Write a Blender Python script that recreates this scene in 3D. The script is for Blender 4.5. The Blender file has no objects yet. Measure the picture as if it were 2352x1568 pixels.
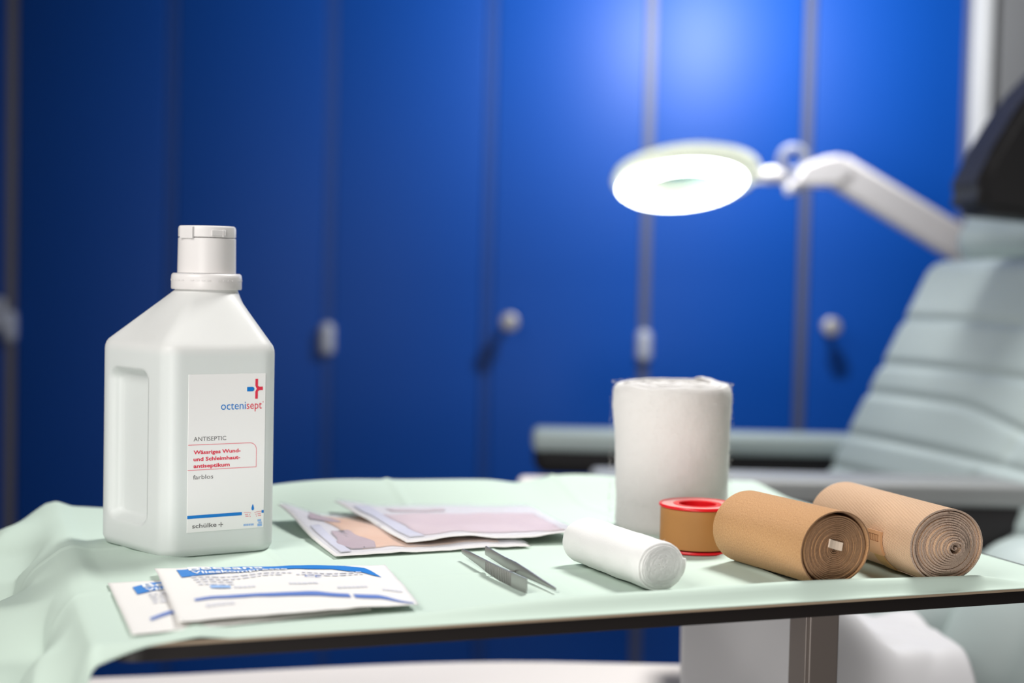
import bpy, bmesh, math, random
from math import sin, cos, pi, radians, sqrt, atan2, exp
from mathutils import Vector, Matrix, noise

SC = bpy.context.scene
COL = SC.collection
random.seed(7)

# ---------------------------------------------------------------- camera
cd = bpy.data.cameras.new('camera')
cam = bpy.data.objects.new('camera', cd)
COL.objects.link(cam)
cd.sensor_width = 36.0
cd.lens = 36.0 * 3466 / 2352
cd.clip_start = 0.05
cam.matrix_world = (Matrix.Translation((0, 0, 1.0)) @ Matrix.Rotation(pi / 2 - radians(2.63), 4, 'X')
                    @ Matrix.Rotation(0.0225, 4, 'Z'))
cd.dof.use_dof = True
cd.dof.focus_distance = 1.02
cd.dof.aperture_fstop = 3.1
SC.camera = cam

# ---------------------------------------------------------------- world, lights, exposure
w = bpy.data.worlds.new('room_light')
SC.world = w
w.use_nodes = True
w.node_tree.nodes['Background'].inputs[0].default_value = (0.93, 0.97, 1.0, 1)
w.node_tree.nodes['Background'].inputs[1].default_value = 0.085
vs = SC.view_settings
vs.view_transform = 'Standard'
vs.look = 'None'
vs.exposure = 0.0
vs.gamma = 1.0
vs.use_curve_mapping = False


def area(name, loc, target, size, power, color=(1, 1, 1), sy=None, spread=180):
    d = bpy.data.lights.new(name, 'AREA')
    d.energy = power
    d.color = color
    d.size = size
    d.spread = radians(spread)
    if sy:
        d.shape = 'RECTANGLE'
        d.size_y = sy
    o = bpy.data.objects.new(name, d)
    COL.objects.link(o)
    o.location = loc
    o.rotation_euler = (Vector(target) - Vector(loc)).to_track_quat('-Z', 'Y').to_euler()
    return o


def spot(name, loc, target, ang, blend, power, radius, color=(1, 1, 1)):
    d = bpy.data.lights.new(name, 'SPOT')
    d.energy = power
    d.color = color
    d.spot_size = radians(ang)
    d.spot_blend = blend
    d.shadow_soft_size = radius
    o = bpy.data.objects.new(name, d)
    COL.objects.link(o)
    o.location = loc
    o.rotation_euler = (Vector(target) - Vector(loc)).to_track_quat('-Z', 'Y').to_euler()
    return o


area('ceiling_lamp', (0.58, 1.95, 2.45), (0.20, 1.20, 0.75), 0.50, 8.6, (1.0, 0.985, 0.96), spread=75)
area('low_front_fill', (-0.45, -0.80, 0.64), (0.12, 1.20, 0.74), 0.6, 2.7, (1.0, 0.97, 0.94), spread=60)  # added fill, no real fixture: lifts the column and paper under the table
area('front_fill', (-0.75, 0.10, 1.85), (0.0, 1.10, 0.85), 0.8, 3.9, (1.0, 0.97, 0.94), spread=75)  # added softbox fill brightening the fronts of the things on the table
spot('wall_lamp', (0.37, 2.37, 1.53), (0.37, 2.87, 1.40), 165, 0.4, 28, 0.03, (0.95, 0.98, 1.0))

# ---------------------------------------------------------------- materials


def mat(name, base, rough=0.5, metal=0.0, spec=0.5, sss=0.0, bump=None, vary=None, trans=0.0, emit=None, sheen=0.0):
    m = bpy.data.materials.new(name)
    m.use_nodes = True
    nt = m.node_tree
    b = nt.nodes['Principled BSDF']
    b.inputs['Base Color'].default_value = (*base, 1)
    b.inputs['Roughness'].default_value = rough
    b.inputs['Metallic'].default_value = metal
    b.inputs['Specular IOR Level'].default_value = spec
    if sss:
        b.inputs['Subsurface Weight'].default_value = sss
        b.inputs['Subsurface Radius'].default_value = (1, 1, 1)
        b.inputs['Subsurface Scale'].default_value = 0.004
    if sheen:
        b.inputs['Sheen Weight'].default_value = sheen
    if emit:
        b.inputs['Emission Color'].default_value = (*emit[0], 1)
        b.inputs['Emission Strength'].default_value = emit[1]
    tc = nt.nodes.new('ShaderNodeTexCoord')
    if vary:                                   # (scale, second colour)
        n = nt.nodes.new('ShaderNodeTexNoise')
        n.inputs['Scale'].default_value = vary[0]
        n.inputs['Detail'].default_value = 4
        nt.links.new(tc.outputs['Object'], n.inputs['Vector'])
        mx = nt.nodes.new('ShaderNodeMix')
        mx.data_type = 'RGBA'
        mx.inputs[6].default_value = (*base, 1)
        mx.inputs[7].default_value = (*vary[1], 1)
        nt.links.new(n.outputs['Fac'], mx.inputs[0])
        nt.links.new(mx.outputs[2], b.inputs['Base Color'])
    if bump:                                   # (scale, strength, distance)
        n = nt.nodes.new('ShaderNodeTexNoise')
        n.inputs['Scale'].default_value = bump[0]
        n.inputs['Detail'].default_value = 3
        nt.links.new(tc.outputs['Object'], n.inputs['Vector'])
        bp = nt.nodes.new('ShaderNodeBump')
        bp.inputs['Strength'].default_value = bump[1]
        bp.inputs['Distance'].default_value = bump[2]
        nt.links.new(n.outputs['Fac'], bp.inputs['Height'])
        nt.links.new(bp.outputs['Normal'], b.inputs['Normal'])
    if trans:                                  # light passing through thin or milky stuff
        out = nt.nodes['Material Output']
        t = nt.nodes.new('ShaderNodeBsdfTranslucent')
        t.inputs['Color'].default_value = (*base, 1)
        ms = nt.nodes.new('ShaderNodeMixShader')
        ms.inputs[0].default_value = trans
        nt.links.new(b.outputs[0], ms.inputs[1])
        nt.links.new(t.outputs[0], ms.inputs[2])
        nt.links.new(ms.outputs[0], out.inputs['Surface'])
    return m


def film_mat(name, tint, opacity, rough=0.2):
    m = bpy.data.materials.new(name)
    m.use_nodes = True
    nt = m.node_tree
    b = nt.nodes['Principled BSDF']
    b.inputs['Base Color'].default_value = (*tint, 1)
    b.inputs['Roughness'].default_value = rough
    tr = nt.nodes.new('ShaderNodeBsdfTransparent')
    tr.inputs['Color'].default_value = (min(1, tint[0] + .1), min(1, tint[1] + .1), min(1, tint[2] + .1), 1)
    ms = nt.nodes.new('ShaderNodeMixShader')
    ms.inputs[0].default_value = opacity
    nt.links.new(tr.outputs[0], ms.inputs[1])
    nt.links.new(b.outputs[0], ms.inputs[2])
    nt.links.new(ms.outputs[0], nt.nodes['Material Output'].inputs['Surface'])
    return m


def weave_mat(name, c1, c2, kind):
    """Bandage cloth: UV is in metres (u round the roll, v along it)."""
    m = bpy.data.materials.new(name)
    m.use_nodes = True
    nt = m.node_tree
    b = nt.nodes['Principled BSDF']
    b.inputs['Roughness'].default_value = 0.85
    b.inputs['Specular IOR Level'].default_value = 0.15
    b.inputs['Sheen Weight'].default_value = 0.12
    uv = nt.nodes.new('ShaderNodeUVMap')
    mp = nt.nodes.new('ShaderNodeMapping')
    nt.links.new(uv.outputs[0], mp.inputs['Vector'])
    if kind == 'crepe':
        mp.inputs['Scale'].default_value = (900, 1500, 1)
        t = nt.nodes.new('ShaderNodeTexNoise')
        t.inputs['Scale'].default_value = 1.0
        t.inputs['Detail'].default_value = 2.5
        t.inputs['Roughness'].default_value = 0.65
        fac = t.outputs['Fac']
        nt.links.new(mp.outputs[0], t.inputs['Vector'])
        lo, hi = 0.3, 0.62
        dist = 0.0009
    else:
        mp.inputs['Rotation'].default_value = (0, 0, radians(16))
        mp.inputs['Scale'].default_value = (1, 1, 1)
        t = nt.nodes.new('ShaderNodeTexWave')
        t.inputs['Scale'].default_value = 260
        t.inputs['Distortion'].default_value = 1.6
        t.inputs['Detail'].default_value = 2
        t.inputs['Detail Scale'].default_value = 9
        t.bands_direction = 'Y'
        nt.links.new(mp.outputs[0], t.inputs['Vector'])
        t2 = nt.nodes.new('ShaderNodeTexWave')
        t2.inputs['Scale'].default_value = 190
        t2.inputs['Distortion'].default_value = 0.8
        t2.bands_direction = 'X'
        nt.links.new(mp.outputs[0], t2.inputs['Vector'])
        ad = nt.nodes.new('ShaderNodeMath')
        ad.operation = 'MULTIPLY_ADD'
        ad.inputs[1].default_value = 0.35
        nt.links.new(t2.outputs['Fac'], ad.inputs[0])
        nt.links.new(t.outputs['Fac'], ad.inputs[2])
        fac = ad.outputs[0]
        lo, hi = 0.05, 0.9
        dist = 0.0006
    r = nt.nodes.new('ShaderNodeValToRGB')
    r.color_ramp.elements[0].position = lo
    r.color_ramp.elements[1].position = hi
    r.color_ramp.elements[0].color = (*c2, 1)
    r.color_ramp.elements[1].color = (*c1, 1)
    nt.links.new(fac, r.inputs[0])
    nt.links.new(r.outputs[0], b.inputs['Base Color'])
    bp = nt.nodes.new('ShaderNodeBump')
    bp.inputs['Strength'].default_value = 0.7
    bp.inputs['Distance'].default_value = dist
    nt.links.new(fac, bp.inputs['Height'])
    nt.links.new(bp.outputs['Normal'], b.inputs['Normal'])
    return m


M = {}
M['blue'] = mat('blue_lacquer', (0.0003, 0.066, 0.37), 0.47, spec=0.28, bump=(60, 0.03, 0.001))
M['seam_dark'] = mat('dark_blue_profile', (0.006, 0.06, 0.30), 0.5)
M['seam_grey'] = mat('grey_profile', (0.09, 0.10, 0.16), 0.5)
M['seam_light'] = mat('aluminium_profile', (0.20, 0.19, 0.22), 0.5)
M['latch'] = mat('pale_metal', (0.50, 0.52, 0.60), 0.45, metal=0.2)
M['steel'] = mat('brushed_steel', (0.40, 0.39, 0.38), 0.36, metal=0.85, bump=(400, 0.06, 0.0003))
M['knob'] = mat('satin_knob', (0.42, 0.40, 0.40), 0.45, metal=0.3)
M['wall'] = mat('grey_paint', (0.20, 0.20, 0.205), 0.8, bump=(80, 0.05, 0.002))
M['trim'] = mat('light_grey_paint', (0.66, 0.66, 0.67), 0.6)
M['floor'] = mat('grey_floor', (0.12, 0.12, 0.13), 0.5, vary=(8, (0.15, 0.15, 0.16)))
M['ceiling'] = mat('white_ceiling', (0.8, 0.8, 0.8), 0.9)
M['drape'] = mat('green_drape', (0.63, 0.755, 0.665), 0.75, spec=0.2, trans=0.15, bump=(160, 0.12, 0.0006))
M['table'] = mat('dark_laminate', (0.022, 0.018, 0.016), 0.35, vary=(40, (0.03, 0.026, 0.023)))
M['edge'] = mat('dark_edge_band', (0.016, 0.013, 0.012), 0.5, spec=0.25)
M['strip'] = mat('tan_lit_edge', (0.45, 0.34, 0.24), 0.5)
M['column'] = mat('brown_metal', (0.22, 0.185, 0.165), 0.42, metal=0.25, bump=(90, 0.05, 0.0006))
M['bottle'] = mat('milky_plastic', (0.84, 0.87, 0.855), 0.42, spec=0.4, trans=0.30)
M['cap'] = mat('white_cap_plastic', (0.76, 0.735, 0.72), 0.38, sss=0.2)
M['label'] = mat('label_paper', (0.84, 0.83, 0.815), 0.5)
M['red'] = mat('red_ink', (0.72, 0.03, 0.07), 0.5)
M['pink'] = mat('pale_red_ink', (0.80, 0.22, 0.26), 0.5)
M['blueink'] = mat('blue_ink', (0.0, 0.18, 0.58), 0.5)
M['navyink'] = mat('navy_ink', (0.10, 0.19, 0.52), 0.5)
M['greyink'] = mat('grey_ink', (0.16, 0.15, 0.15), 0.5)
M['softink'] = mat('soft_grey_ink', (0.68, 0.68, 0.73), 0.6)
M['paleblue'] = mat('pale_blue_ink', (0.28, 0.46, 0.78), 0.6)
M['paper'] = mat('white_packet_paper', (0.84, 0.82, 0.79), 0.6, bump=(90, 0.12, 0.0008), trans=0.08)
M['whiteink'] = mat('white_print', (0.88, 0.90, 0.92), 0.5)
M['gauze'] = mat('white_gauze', (0.76, 0.75, 0.73), 0.95, spec=0.05, sss=0.5, bump=(900, 0.25, 0.0005))
M['cotton'] = mat('white_wadding', (0.66, 0.64, 0.62), 0.95, spec=0.05, sss=0.5, bump=(300, 0.35, 0.0012), sheen=0.2)
M['brown'] = weave_mat('tan_crepe', (0.56, 0.32, 0.145), (0.40, 0.20, 0.085), 'crepe')
M['beige'] = weave_mat('beige_knit', (0.72, 0.49, 0.32), (0.46, 0.27, 0.15), 'knit')
M['brown_end'] = mat('tan_crepe_edge', (0.40, 0.235, 0.135), 0.9, spec=0.1, bump=(1500, 0.8, 0.0008), vary=(1200, (0.27, 0.15, 0.085)))
M['beige_end'] = mat('beige_knit_edge', (0.62, 0.47, 0.37), 0.9, spec=0.1, bump=(1500, 0.8, 0.0008), vary=(1200, (0.38, 0.28, 0.22)))
M['clip'] = mat('tan_plastic', (0.52, 0.28, 0.14), 0.45)
M['strap'] = mat('tan_elastic', (0.46, 0.28, 0.11), 0.7, bump=(700, 0.4, 0.0005))
M['tab'] = mat('cream_tab', (0.74, 0.60, 0.47), 0.6)
M['redplastic'] = mat('red_plastic', (0.80, 0.012, 0.02), 0.3, sss=0.2)
M['redglare'] = mat('red_plastic_glare', (0.84, 0.36, 0.34), 0.25)  # pale pink paints the glare on the red translucent top flange
M['tape'] = mat('tan_tape', (0.47, 0.205, 0.055), 0.55, bump=(120, 0.08, 0.0005))
M['film'] = film_mat('clear_film', (0.86, 0.86, 0.88), 0.14)
M['peach'] = mat('peach_pad', (0.80, 0.42, 0.19), 0.7, vary=(26, (0.85, 0.60, 0.40)))
M['mauve'] = mat('mauve_pad', (0.66, 0.50, 0.50), 0.7, vary=(18, (0.74, 0.60, 0.58)))
M['mauvedark'] = mat('mauve_print', (0.42, 0.28, 0.29), 0.7, vary=(40, (0.55, 0.42, 0.42)))
M['lilac'] = mat('lilac_band', (0.66, 0.66, 0.72), 0.6)
M['teal'] = mat('teal_vinyl', (0.49, 0.575, 0.565), 0.5, spec=0.35, bump=(220, 0.1, 0.0008))
M['armgrey'] = mat('grey_arm_pad', (0.24, 0.25, 0.25), 0.5)
M['black'] = mat('black_plastic', (0.020, 0.019, 0.020), 0.65, spec=0.25)
M['brass'] = mat('brass_button', (0.35, 0.25, 0.12), 0.4, metal=0.7)
M['white'] = mat('white_lamp_plastic', (0.86, 0.82, 0.82), 0.4)
M['ringgrey'] = mat('lamp_ring_plastic', (0.80, 0.80, 0.74), 0.45, trans=0.3)
M['glow'] = mat('lit_ring', (1, 1, 1), 0.5, emit=((0.93, 1.0, 0.99), 16))
M['lens'] = film_mat('lens_glass', (0.16, 0.42, 0.35), 0.75, 0.1)
M['clearring'] = film_mat('clear_handle', (0.45, 0.47, 0.55), 0.5)
M['sheet'] = mat('white_sheet', (0.84, 0.79, 0.76), 0.75, bump=(30, 0.1, 0.002))
M['crumple'] = mat('white_paper_sheet', (0.80, 0.79, 0.80), 0.6, trans=0.25)

# ---------------------------------------------------------------- helpers


def obj(name, verts, faces, m=None, parent=None, smooth=False, mats=None, fm=None, uvs=None):
    me = bpy.data.meshes.new(name)
    me.from_pydata([tuple(v) for v in verts], [], faces)
    for q in (mats or [m]):
        me.materials.append(q)
    if fm:
        me.polygons.foreach_set('material_index', fm)
    if smooth is True:
        me.polygons.foreach_set('use_smooth', [True] * len(me.polygons))
    elif smooth:
        me.polygons.foreach_set('use_smooth', smooth)
    if uvs:
        l = me.uv_layers.new(name='uv')
        l.data.foreach_set('uv', uvs)
    me.update()
    o = bpy.data.objects.new(name, me)
    COL.objects.link(o)
    if parent:
        o.parent = parent
    return o


def thing(name, label, cat, loc=(0, 0, 0), rot=(0, 0, 0), group=None):
    o = bpy.data.objects.new(name, None)
    o.empty_display_size = 0.05
    COL.objects.link(o)
    o.location = loc
    o.rotation_euler = rot
    return tag(o, label, cat, group)


def tag(o, label, cat, group=None):
    o['label'] = label
    o['category'] = cat
    if group:
        o['group'] = group
    return o


def struct(o):
    o['kind'] = 'structure'
    return o


def place(o, loc=(0, 0, 0), rot=(0, 0, 0)):
    o.location = loc
    o.rotation_euler = rot
    return o


def axis_coords(h, r, n, k=4):
    if r <= 0 or h <= r:
        r = min(r, h * 0.999)
    c = [-h + r * (1 - math.tan(pi / 4 * (1 - i / k))) for i in range(k)]
    mid = [-(h - r) + 2 * (h - r) * i / max(1, n) for i in range(n + 1)]
    return c + mid + [-x for x in reversed(c)]


def rbox(dims, r, n=(1, 1, 1), disp=None, k=4):
    """Rounded box centred at the origin -> verts, faces."""
    hx, hy, hz = (d / 2 for d in dims)
    r = min(r, hx * .999, hy * .999, hz * .999)
    cs = [axis_coords(h, r, m, k) for h, m in zip((hx, hy, hz), n)]
    vmap, verts, faces = {}, [], []

    def vid(p):
        key = tuple(round(c, 6) for c in p)
        if key not in vmap:
            i = [max(-h + r, min(h - r, c)) for c, h in zip(p, (hx, hy, hz))]
            d = Vector([a - b for a, b in zip(p, i)])
            q = Vector(i) + (d.normalized() * r if d.length > 1e-9 else d)
            if disp:
                q = disp(q)
            vmap[key] = len(verts)
            verts.append(q)
        return vmap[key]
    for ax, a, b in ((0, 1, 2), (1, 2, 0), (2, 0, 1)):
        for s in (-1, 1):
            h = (hx, hy, hz)[ax] * s
            for i in range(len(cs[a]) - 1):
                for j in range(len(cs[b]) - 1):
                    q = []
                    for ii, jj in ((i, j), (i + 1, j), (i + 1, j + 1), (i, j + 1)):
                        p = [0, 0, 0]
                        p[ax], p[a], p[b] = h, cs[a][ii], cs[b][jj]
                        q.append(vid(p))
                    if len(set(q)) < 3:
                        continue
                    faces.append(q if s > 0 else q[::-1])
    return verts, faces


def box(name, dims, r, m, parent=None, loc=(0, 0, 0), rot=(0, 0, 0), n=(1, 1, 1), disp=None, k=3):
    v, f = rbox(dims, r, n, disp, k)
    return place(obj(name, v, f, m, parent, True if r > 0.0015 else False), loc, rot)


def lathe(prof, n=48, closed=False):
    verts, faces = [], []
    for r, z in prof:
        for i in range(n):
            a = 2 * pi * i / n
            verts.append((r * cos(a), r * sin(a), z))
    m = len(prof)
    for j in range(m - 1 if not closed else m):
        for i in range(n):
            a, b = j * n + i, j * n + (i + 1) % n
            c, d = ((j + 1) % m) * n + (i + 1) % n, ((j + 1) % m) * n + i
            faces.append((a, b, c, d))
    if not closed:
        if prof[0][0] > 1e-5:
            faces.append(tuple(reversed(range(n))))
        if prof[-1][0] > 1e-5:
            faces.append(tuple(range((m - 1) * n, m * n)))
    return verts, faces


def tube(pts, rad, n=10, cyclic=False):
    verts, faces = [], []
    P = [Vector(p) for p in pts]
    m = len(P)
    up = None
    for i in range(m):
        if cyclic:
            t = (P[(i + 1) % m] - P[i - 1]).normalized()
        else:
            t = (P[min(i + 1, m - 1)] - P[max(i - 1, 0)]).normalized()
        if up is None:
            up = t.orthogonal().normalized()
        up = (up - t * up.dot(t)).normalized()
        s = t.cross(up)
        rr = rad[i] if isinstance(rad, (list, tuple)) else rad
        for k in range(n):
            a = 2 * pi * k / n
            verts.append(P[i] + up * (rr * cos(a)) + s * (rr * sin(a)))
    for i in range(m if cyclic else m - 1):
        for k in range(n):
            a, b = i * n + k, i * n + (k + 1) % n
            j = (i + 1) % m
            faces.append((a, b, j * n + (k + 1) % n, j * n + k))
    if not cyclic:
        faces.append(tuple(reversed(range(n))))
        faces.append(tuple(range((m - 1) * n, m * n)))
    return verts, faces


def sharp(o, deg=35):
    """Smooth shading that keeps hard edges."""
    me = o.data
    me.polygons.foreach_set('use_smooth', [True] * len(me.polygons))
    bm = bmesh.new()
    bm.from_mesh(me)
    for e in bm.edges:
        if len(e.link_faces) == 2:
            e.smooth = e.calc_face_angle(0) < radians(deg)
    bm.to_mesh(me)
    bm.free()
    return o


_txt = {}


def text_mesh(s, bold=0.0):
    """Outline lettering as (verts, faces) scaled into the unit box (0..1, 0..1 of its own bounds) plus raw bounds."""
    if (s, bold) in _txt:
        return _txt[(s, bold)]
    c = bpy.data.curves.new('lettering_curve', 'FONT')
    c.body = s
    c.offset = bold
    c.resolution_u = 3
    o = bpy.data.objects.new('lettering_curve', c)
    COL.objects.link(o)
    dg = bpy.context.evaluated_depsgraph_get()
    me = bpy.data.meshes.new_from_object(o.evaluated_get(dg))
    v = [(p.co.x, p.co.y) for p in me.vertices]
    f = [tuple(p.vertices) for p in me.polygons]
    bpy.data.objects.remove(o)
    bpy.data.curves.remove(c)
    bpy.data.meshes.remove(me)
    _txt[(s, bold)] = (v, f)
    return v, f


def lettering(lines, surf, m, parent, name='lettering', lift=0.0):
    """lines: (string, u0, u1, v_base, v_capheight, bold). surf(u, v, lift) -> point."""
    for s, u0, u1, vb, vh, bold in lines:
        V, F = [], []
        v, f = text_mesh(s, bold)
        x0 = min(p[0] for p in v)
        x1 = max(p[0] for p in v)
        cap = 0.70
        b = len(V)
        for x, y in v:
            V.append(surf(u0 + (x - x0) / (x1 - x0) * (u1 - u0), vb + y / cap * vh, lift))
        F += [tuple(i + b for i in q) for q in f]
        o = obj(name, V, F, m, parent)
    return o


def polys(name, plist, surf, m, parent, lift=0.0):
    V, F = [], []
    for p in plist:
        b = len(V)
        V += [surf(u, v, lift) for u, v in p]
        F.append(tuple(range(b, b + len(p))))
    return obj(name, V, F, m, parent)


def strip(name, top, bot, surf, m, parent, n=40, lift=0.0):
    def samp(P, t):
        x = t * (len(P) - 1)
        i = min(int(x), len(P) - 2)
        g = x - i
        return (P[i][0] * (1 - g) + P[i + 1][0] * g, P[i][1] * (1 - g) + P[i + 1][1] * g)
    V, F = [], []
    k = 4
    for i in range(n + 1):
        a, b = samp(top, i / n), samp(bot, i / n)
        for j in range(k + 1):
            g = j / k
            V.append(surf(a[0] * (1 - g) + b[0] * g, a[1] * (1 - g) + b[1] * g, lift))
    for i in range(n):
        for j in range(k):
            q = i * (k + 1) + j
            F.append((q, q + 1, q + k + 2, q + k + 1))
    return obj(name, V, F, m, parent, True)


# ---------------------------------------------------------------- the room
WY = 2.87                                     # plane of the cabinet doors
struct(box('floor', (6, 6.4, 0.1), 0, M['floor'], None, (0.2, 0.6, -0.05)))
struct(box('ceiling', (6, 6.4, 0.1), 0, M['ceiling'], None, (0.2, 0.6, 2.65)))
struct(box('wall_back', (6, 0.1, 2.6), 0, M['wall'], None, (0.2, WY + 0.72, 1.3)))
struct(box('wall_right', (0.1, 4.2, 2.6), 0, M['wall'], None, (2.2, 1.4, 1.3)))
# grey partition beside the cabinets with its light edge post
struct(box('wall_side', (0.9, 0.08, 2.6), 0, M['wall'], None, (0.892 + 0.45 + 0.012, WY + 0.03, 1.3)))
struct(box('trim_1', (0.034, 0.05, 2.6), 0.004, M['trim'], None, (0.872, WY + 0.005, 1.3)))

CAB = [('grey-edged blue cabinet cut off by the frame beside the leftmost seam', -1.56),
       ('tall blue cabinet standing behind the antiseptic bottle', -0.955),
       ('tall blue cabinet with the round knob left of the magnifier lamp', -0.352),
       ('tall blue cabinet behind the magnifier lamp and the reclined chair', 0.249)]
cabw = 0.603
for i, (lab, x0) in enumerate(CAB):
    t = thing('tall_cabinet', lab, 'cabinet', (x0, WY, 0), group='row of tall blue cabinets')
    box('carcass', (cabw - 0.012, 0.55, 2.3), 0, M['seam_dark'], t, (cabw / 2 + 0.008, 0.30, 1.2))
    box('plinth', (cabw - 0.02, 0.45, 0.05), 0, M['seam_grey'], t, (cabw / 2 + 0.005, 0.30, 0.025))
    # profile on the right edge of each unit (the light seams), and in the middle
    box('edge_profile', (0.020, 0.016, 2.3), 0.002, M['seam_light' if i == 0 else ('seam_dark' if i == 1 else 'seam_grey')],
        t, (cabw, 0.009, 1.2))
    box('middle_profile', (0.018, 0.016, 2.3), 0.002, M['seam_grey' if i == 3 else 'seam_dark'], t, (cabw / 2, 0.009, 1.2))
    for k in (0, 1):
        d = box('door', (cabw / 2 - 0.021, 0.019, 2.28), 0.002, M['blue'], t, (cabw * (0.25 + 0.5 * k), 0.0095, 1.2))
        if k == 1:
            prof = [(0.0, -0.064), (0.010, -0.064), (0.0165, -0.060), (0.0165, -0.046), (0.011, -0.041),
                    (0.0075, -0.034), (0.0075, 0.0), (0.0, 0.0)]
            v, f = lathe([(r, z) for r, z in prof], 24)
            v = [(x, z, y) for x, y, z in v]
            kn = sharp(obj('knob', v, [tuple(reversed(q)) for q in f], M['knob'], d), 40)
            kn.location = (-cabw / 4 + 0.045, -0.0095, (0.907 if i < 3 else 0.9115) - 1.2)
    # oval latch plate bridging the seam to the unit on the right
    v, f = rbox((0.029, 0.0292, 0.064), 0.0144, (1, 1, 1), None, 5)
    lt = obj('latch_plate', v, f, M['latch'], t, True)
    lt.location = (cabw + 0.0, -0.003, 0.8755 if i == 0 else 0.865)
    if i == 0:
        v, f = rbox((0.03, 0.02, 0.062), 0.0095)
        place(obj('latch_lever', v, f, M['latch'], t, True), (cabw - 0.017, -0.022, 0.900), (0, 0.12, 0))

# ---------------------------------------------------------------- instrument table
TA = radians(20.4)
TU = Vector((cos(TA), sin(TA), 0))
TV = Vector((-sin(TA), cos(TA), 0))
TO = Vector((-0.213, 0.7915, 0.0))
TL, TD = 0.65, 0.44


def tp(s, t, z=0.0):
    return TO + TU * s + TV * t + Vector((0, 0, 0.8 + z))


table = thing('instrument_table', 'dark table on a square brown column, covered by the green drape', 'table', tp(TL / 2, TD / 2, -0.8), (0, 0, TA))


def rrect(w_, d_, r, n=8):
    out = []
    for cx, cy, a0 in ((w_ / 2 - r, -d_ / 2 + r, -90), (w_ / 2 - r, d_ / 2 - r, 0), (-w_ / 2 + r, d_ / 2 - r, 90), (-w_ / 2 + r, -d_ / 2 + r, 180)):
        for k in range(n + 1):
            a = radians(a0 + 90 * k / n)
            out.append((cx + r * cos(a), cy + r * sin(a)))
    return out


def slab(name, outline, levels, m, parent):
    """levels: list of (inset scale fn offset, z)."""
    n = len(outline)
    V, F = [], []
    for off, z in levels:
        for x, y in outline:
            l = sqrt(x * x + y * y)
            V.append((x - x / l * off, y - y / l * off, z))
    for j in range(len(levels) - 1):
        for i in range(n):
            F.append((j * n + i, j * n + (i + 1) % n, (j + 1) * n + (i + 1) % n, (j + 1) * n + i))
    F.append(tuple(reversed(range(n))))
    F.append(tuple(range((len(levels) - 1) * n, len(levels) * n)))
    return sharp(obj(name, V, F, m, parent), 40)


slab('table_top', rrect(TL, TD, 0.022), [(0.004, 0.7865), (0.0, 0.7872), (0, 0.7972), (0.0006, 0.7976)], M['edge'], table)
slab('lit_edge', rrect(TL + 0.0004, TD + 0.0004, 0.0222), [(0.0, 0.7952), (0.0, 0.7972)], M['strip'], table)  # tan line paints the light caught along the dark top's edge
# square column made of an outer post and the recessed runner strip on its front face
cx, cy = 0.2250 - tp(TL / 2, TD / 2).x, 1.085 - tp(TL / 2, TD / 2).y
lx, ly = cx * cos(TA) + cy * sin(TA), -cx * sin(TA) + cy * cos(TA)
box('column', (0.0245, 0.0245, 0.745), 0.0015, M['column'], table, (lx, ly, 0.412))
box('column_sleeve', (0.0275, 0.0225, 0.30), 0.001, M['column'], table, (lx - 0.0007, ly + 0.001, 0.635))
box('mounting_plate', (0.07, 0.09, 0.006), 0.001, M['edge'], table, (lx, ly, 0.7838))
box('base_foot', (0.05, 0.42, 0.035), 0.006, M['column'], table, (lx, ly, 0.0275))
box('base_bar', (0.30, 0.045, 0.03), 0.006, M['column'], table, (lx - 0.12, ly + 0.15, 0.026))
for sx, sy in ((0, 0.19), (0, -0.19), (-0.25, 0.15)):
    v, f = lathe([(0.0, 0.0), (0.018, 0.0), (0.02, 0.004), (0.018, 0.011), (0.0, 0.011)], 16)
    place(obj('glide', v, f, M['black'], table, True), (lx + sx, ly + sy, 0.0))

# ---------------------------------------------------------------- green drape


def tri(x):
    x = x - math.floor(x)
    return 1 - abs(2 * x - 1)


def sstep(a, b, x):
    t = max(0.0, min(1.0, (x - a) / (b - a)))
    return t * t * (3 - 2 * t)


def bell(x, c, wd):
    return exp(-((x - c) / wd) ** 2)


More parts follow.
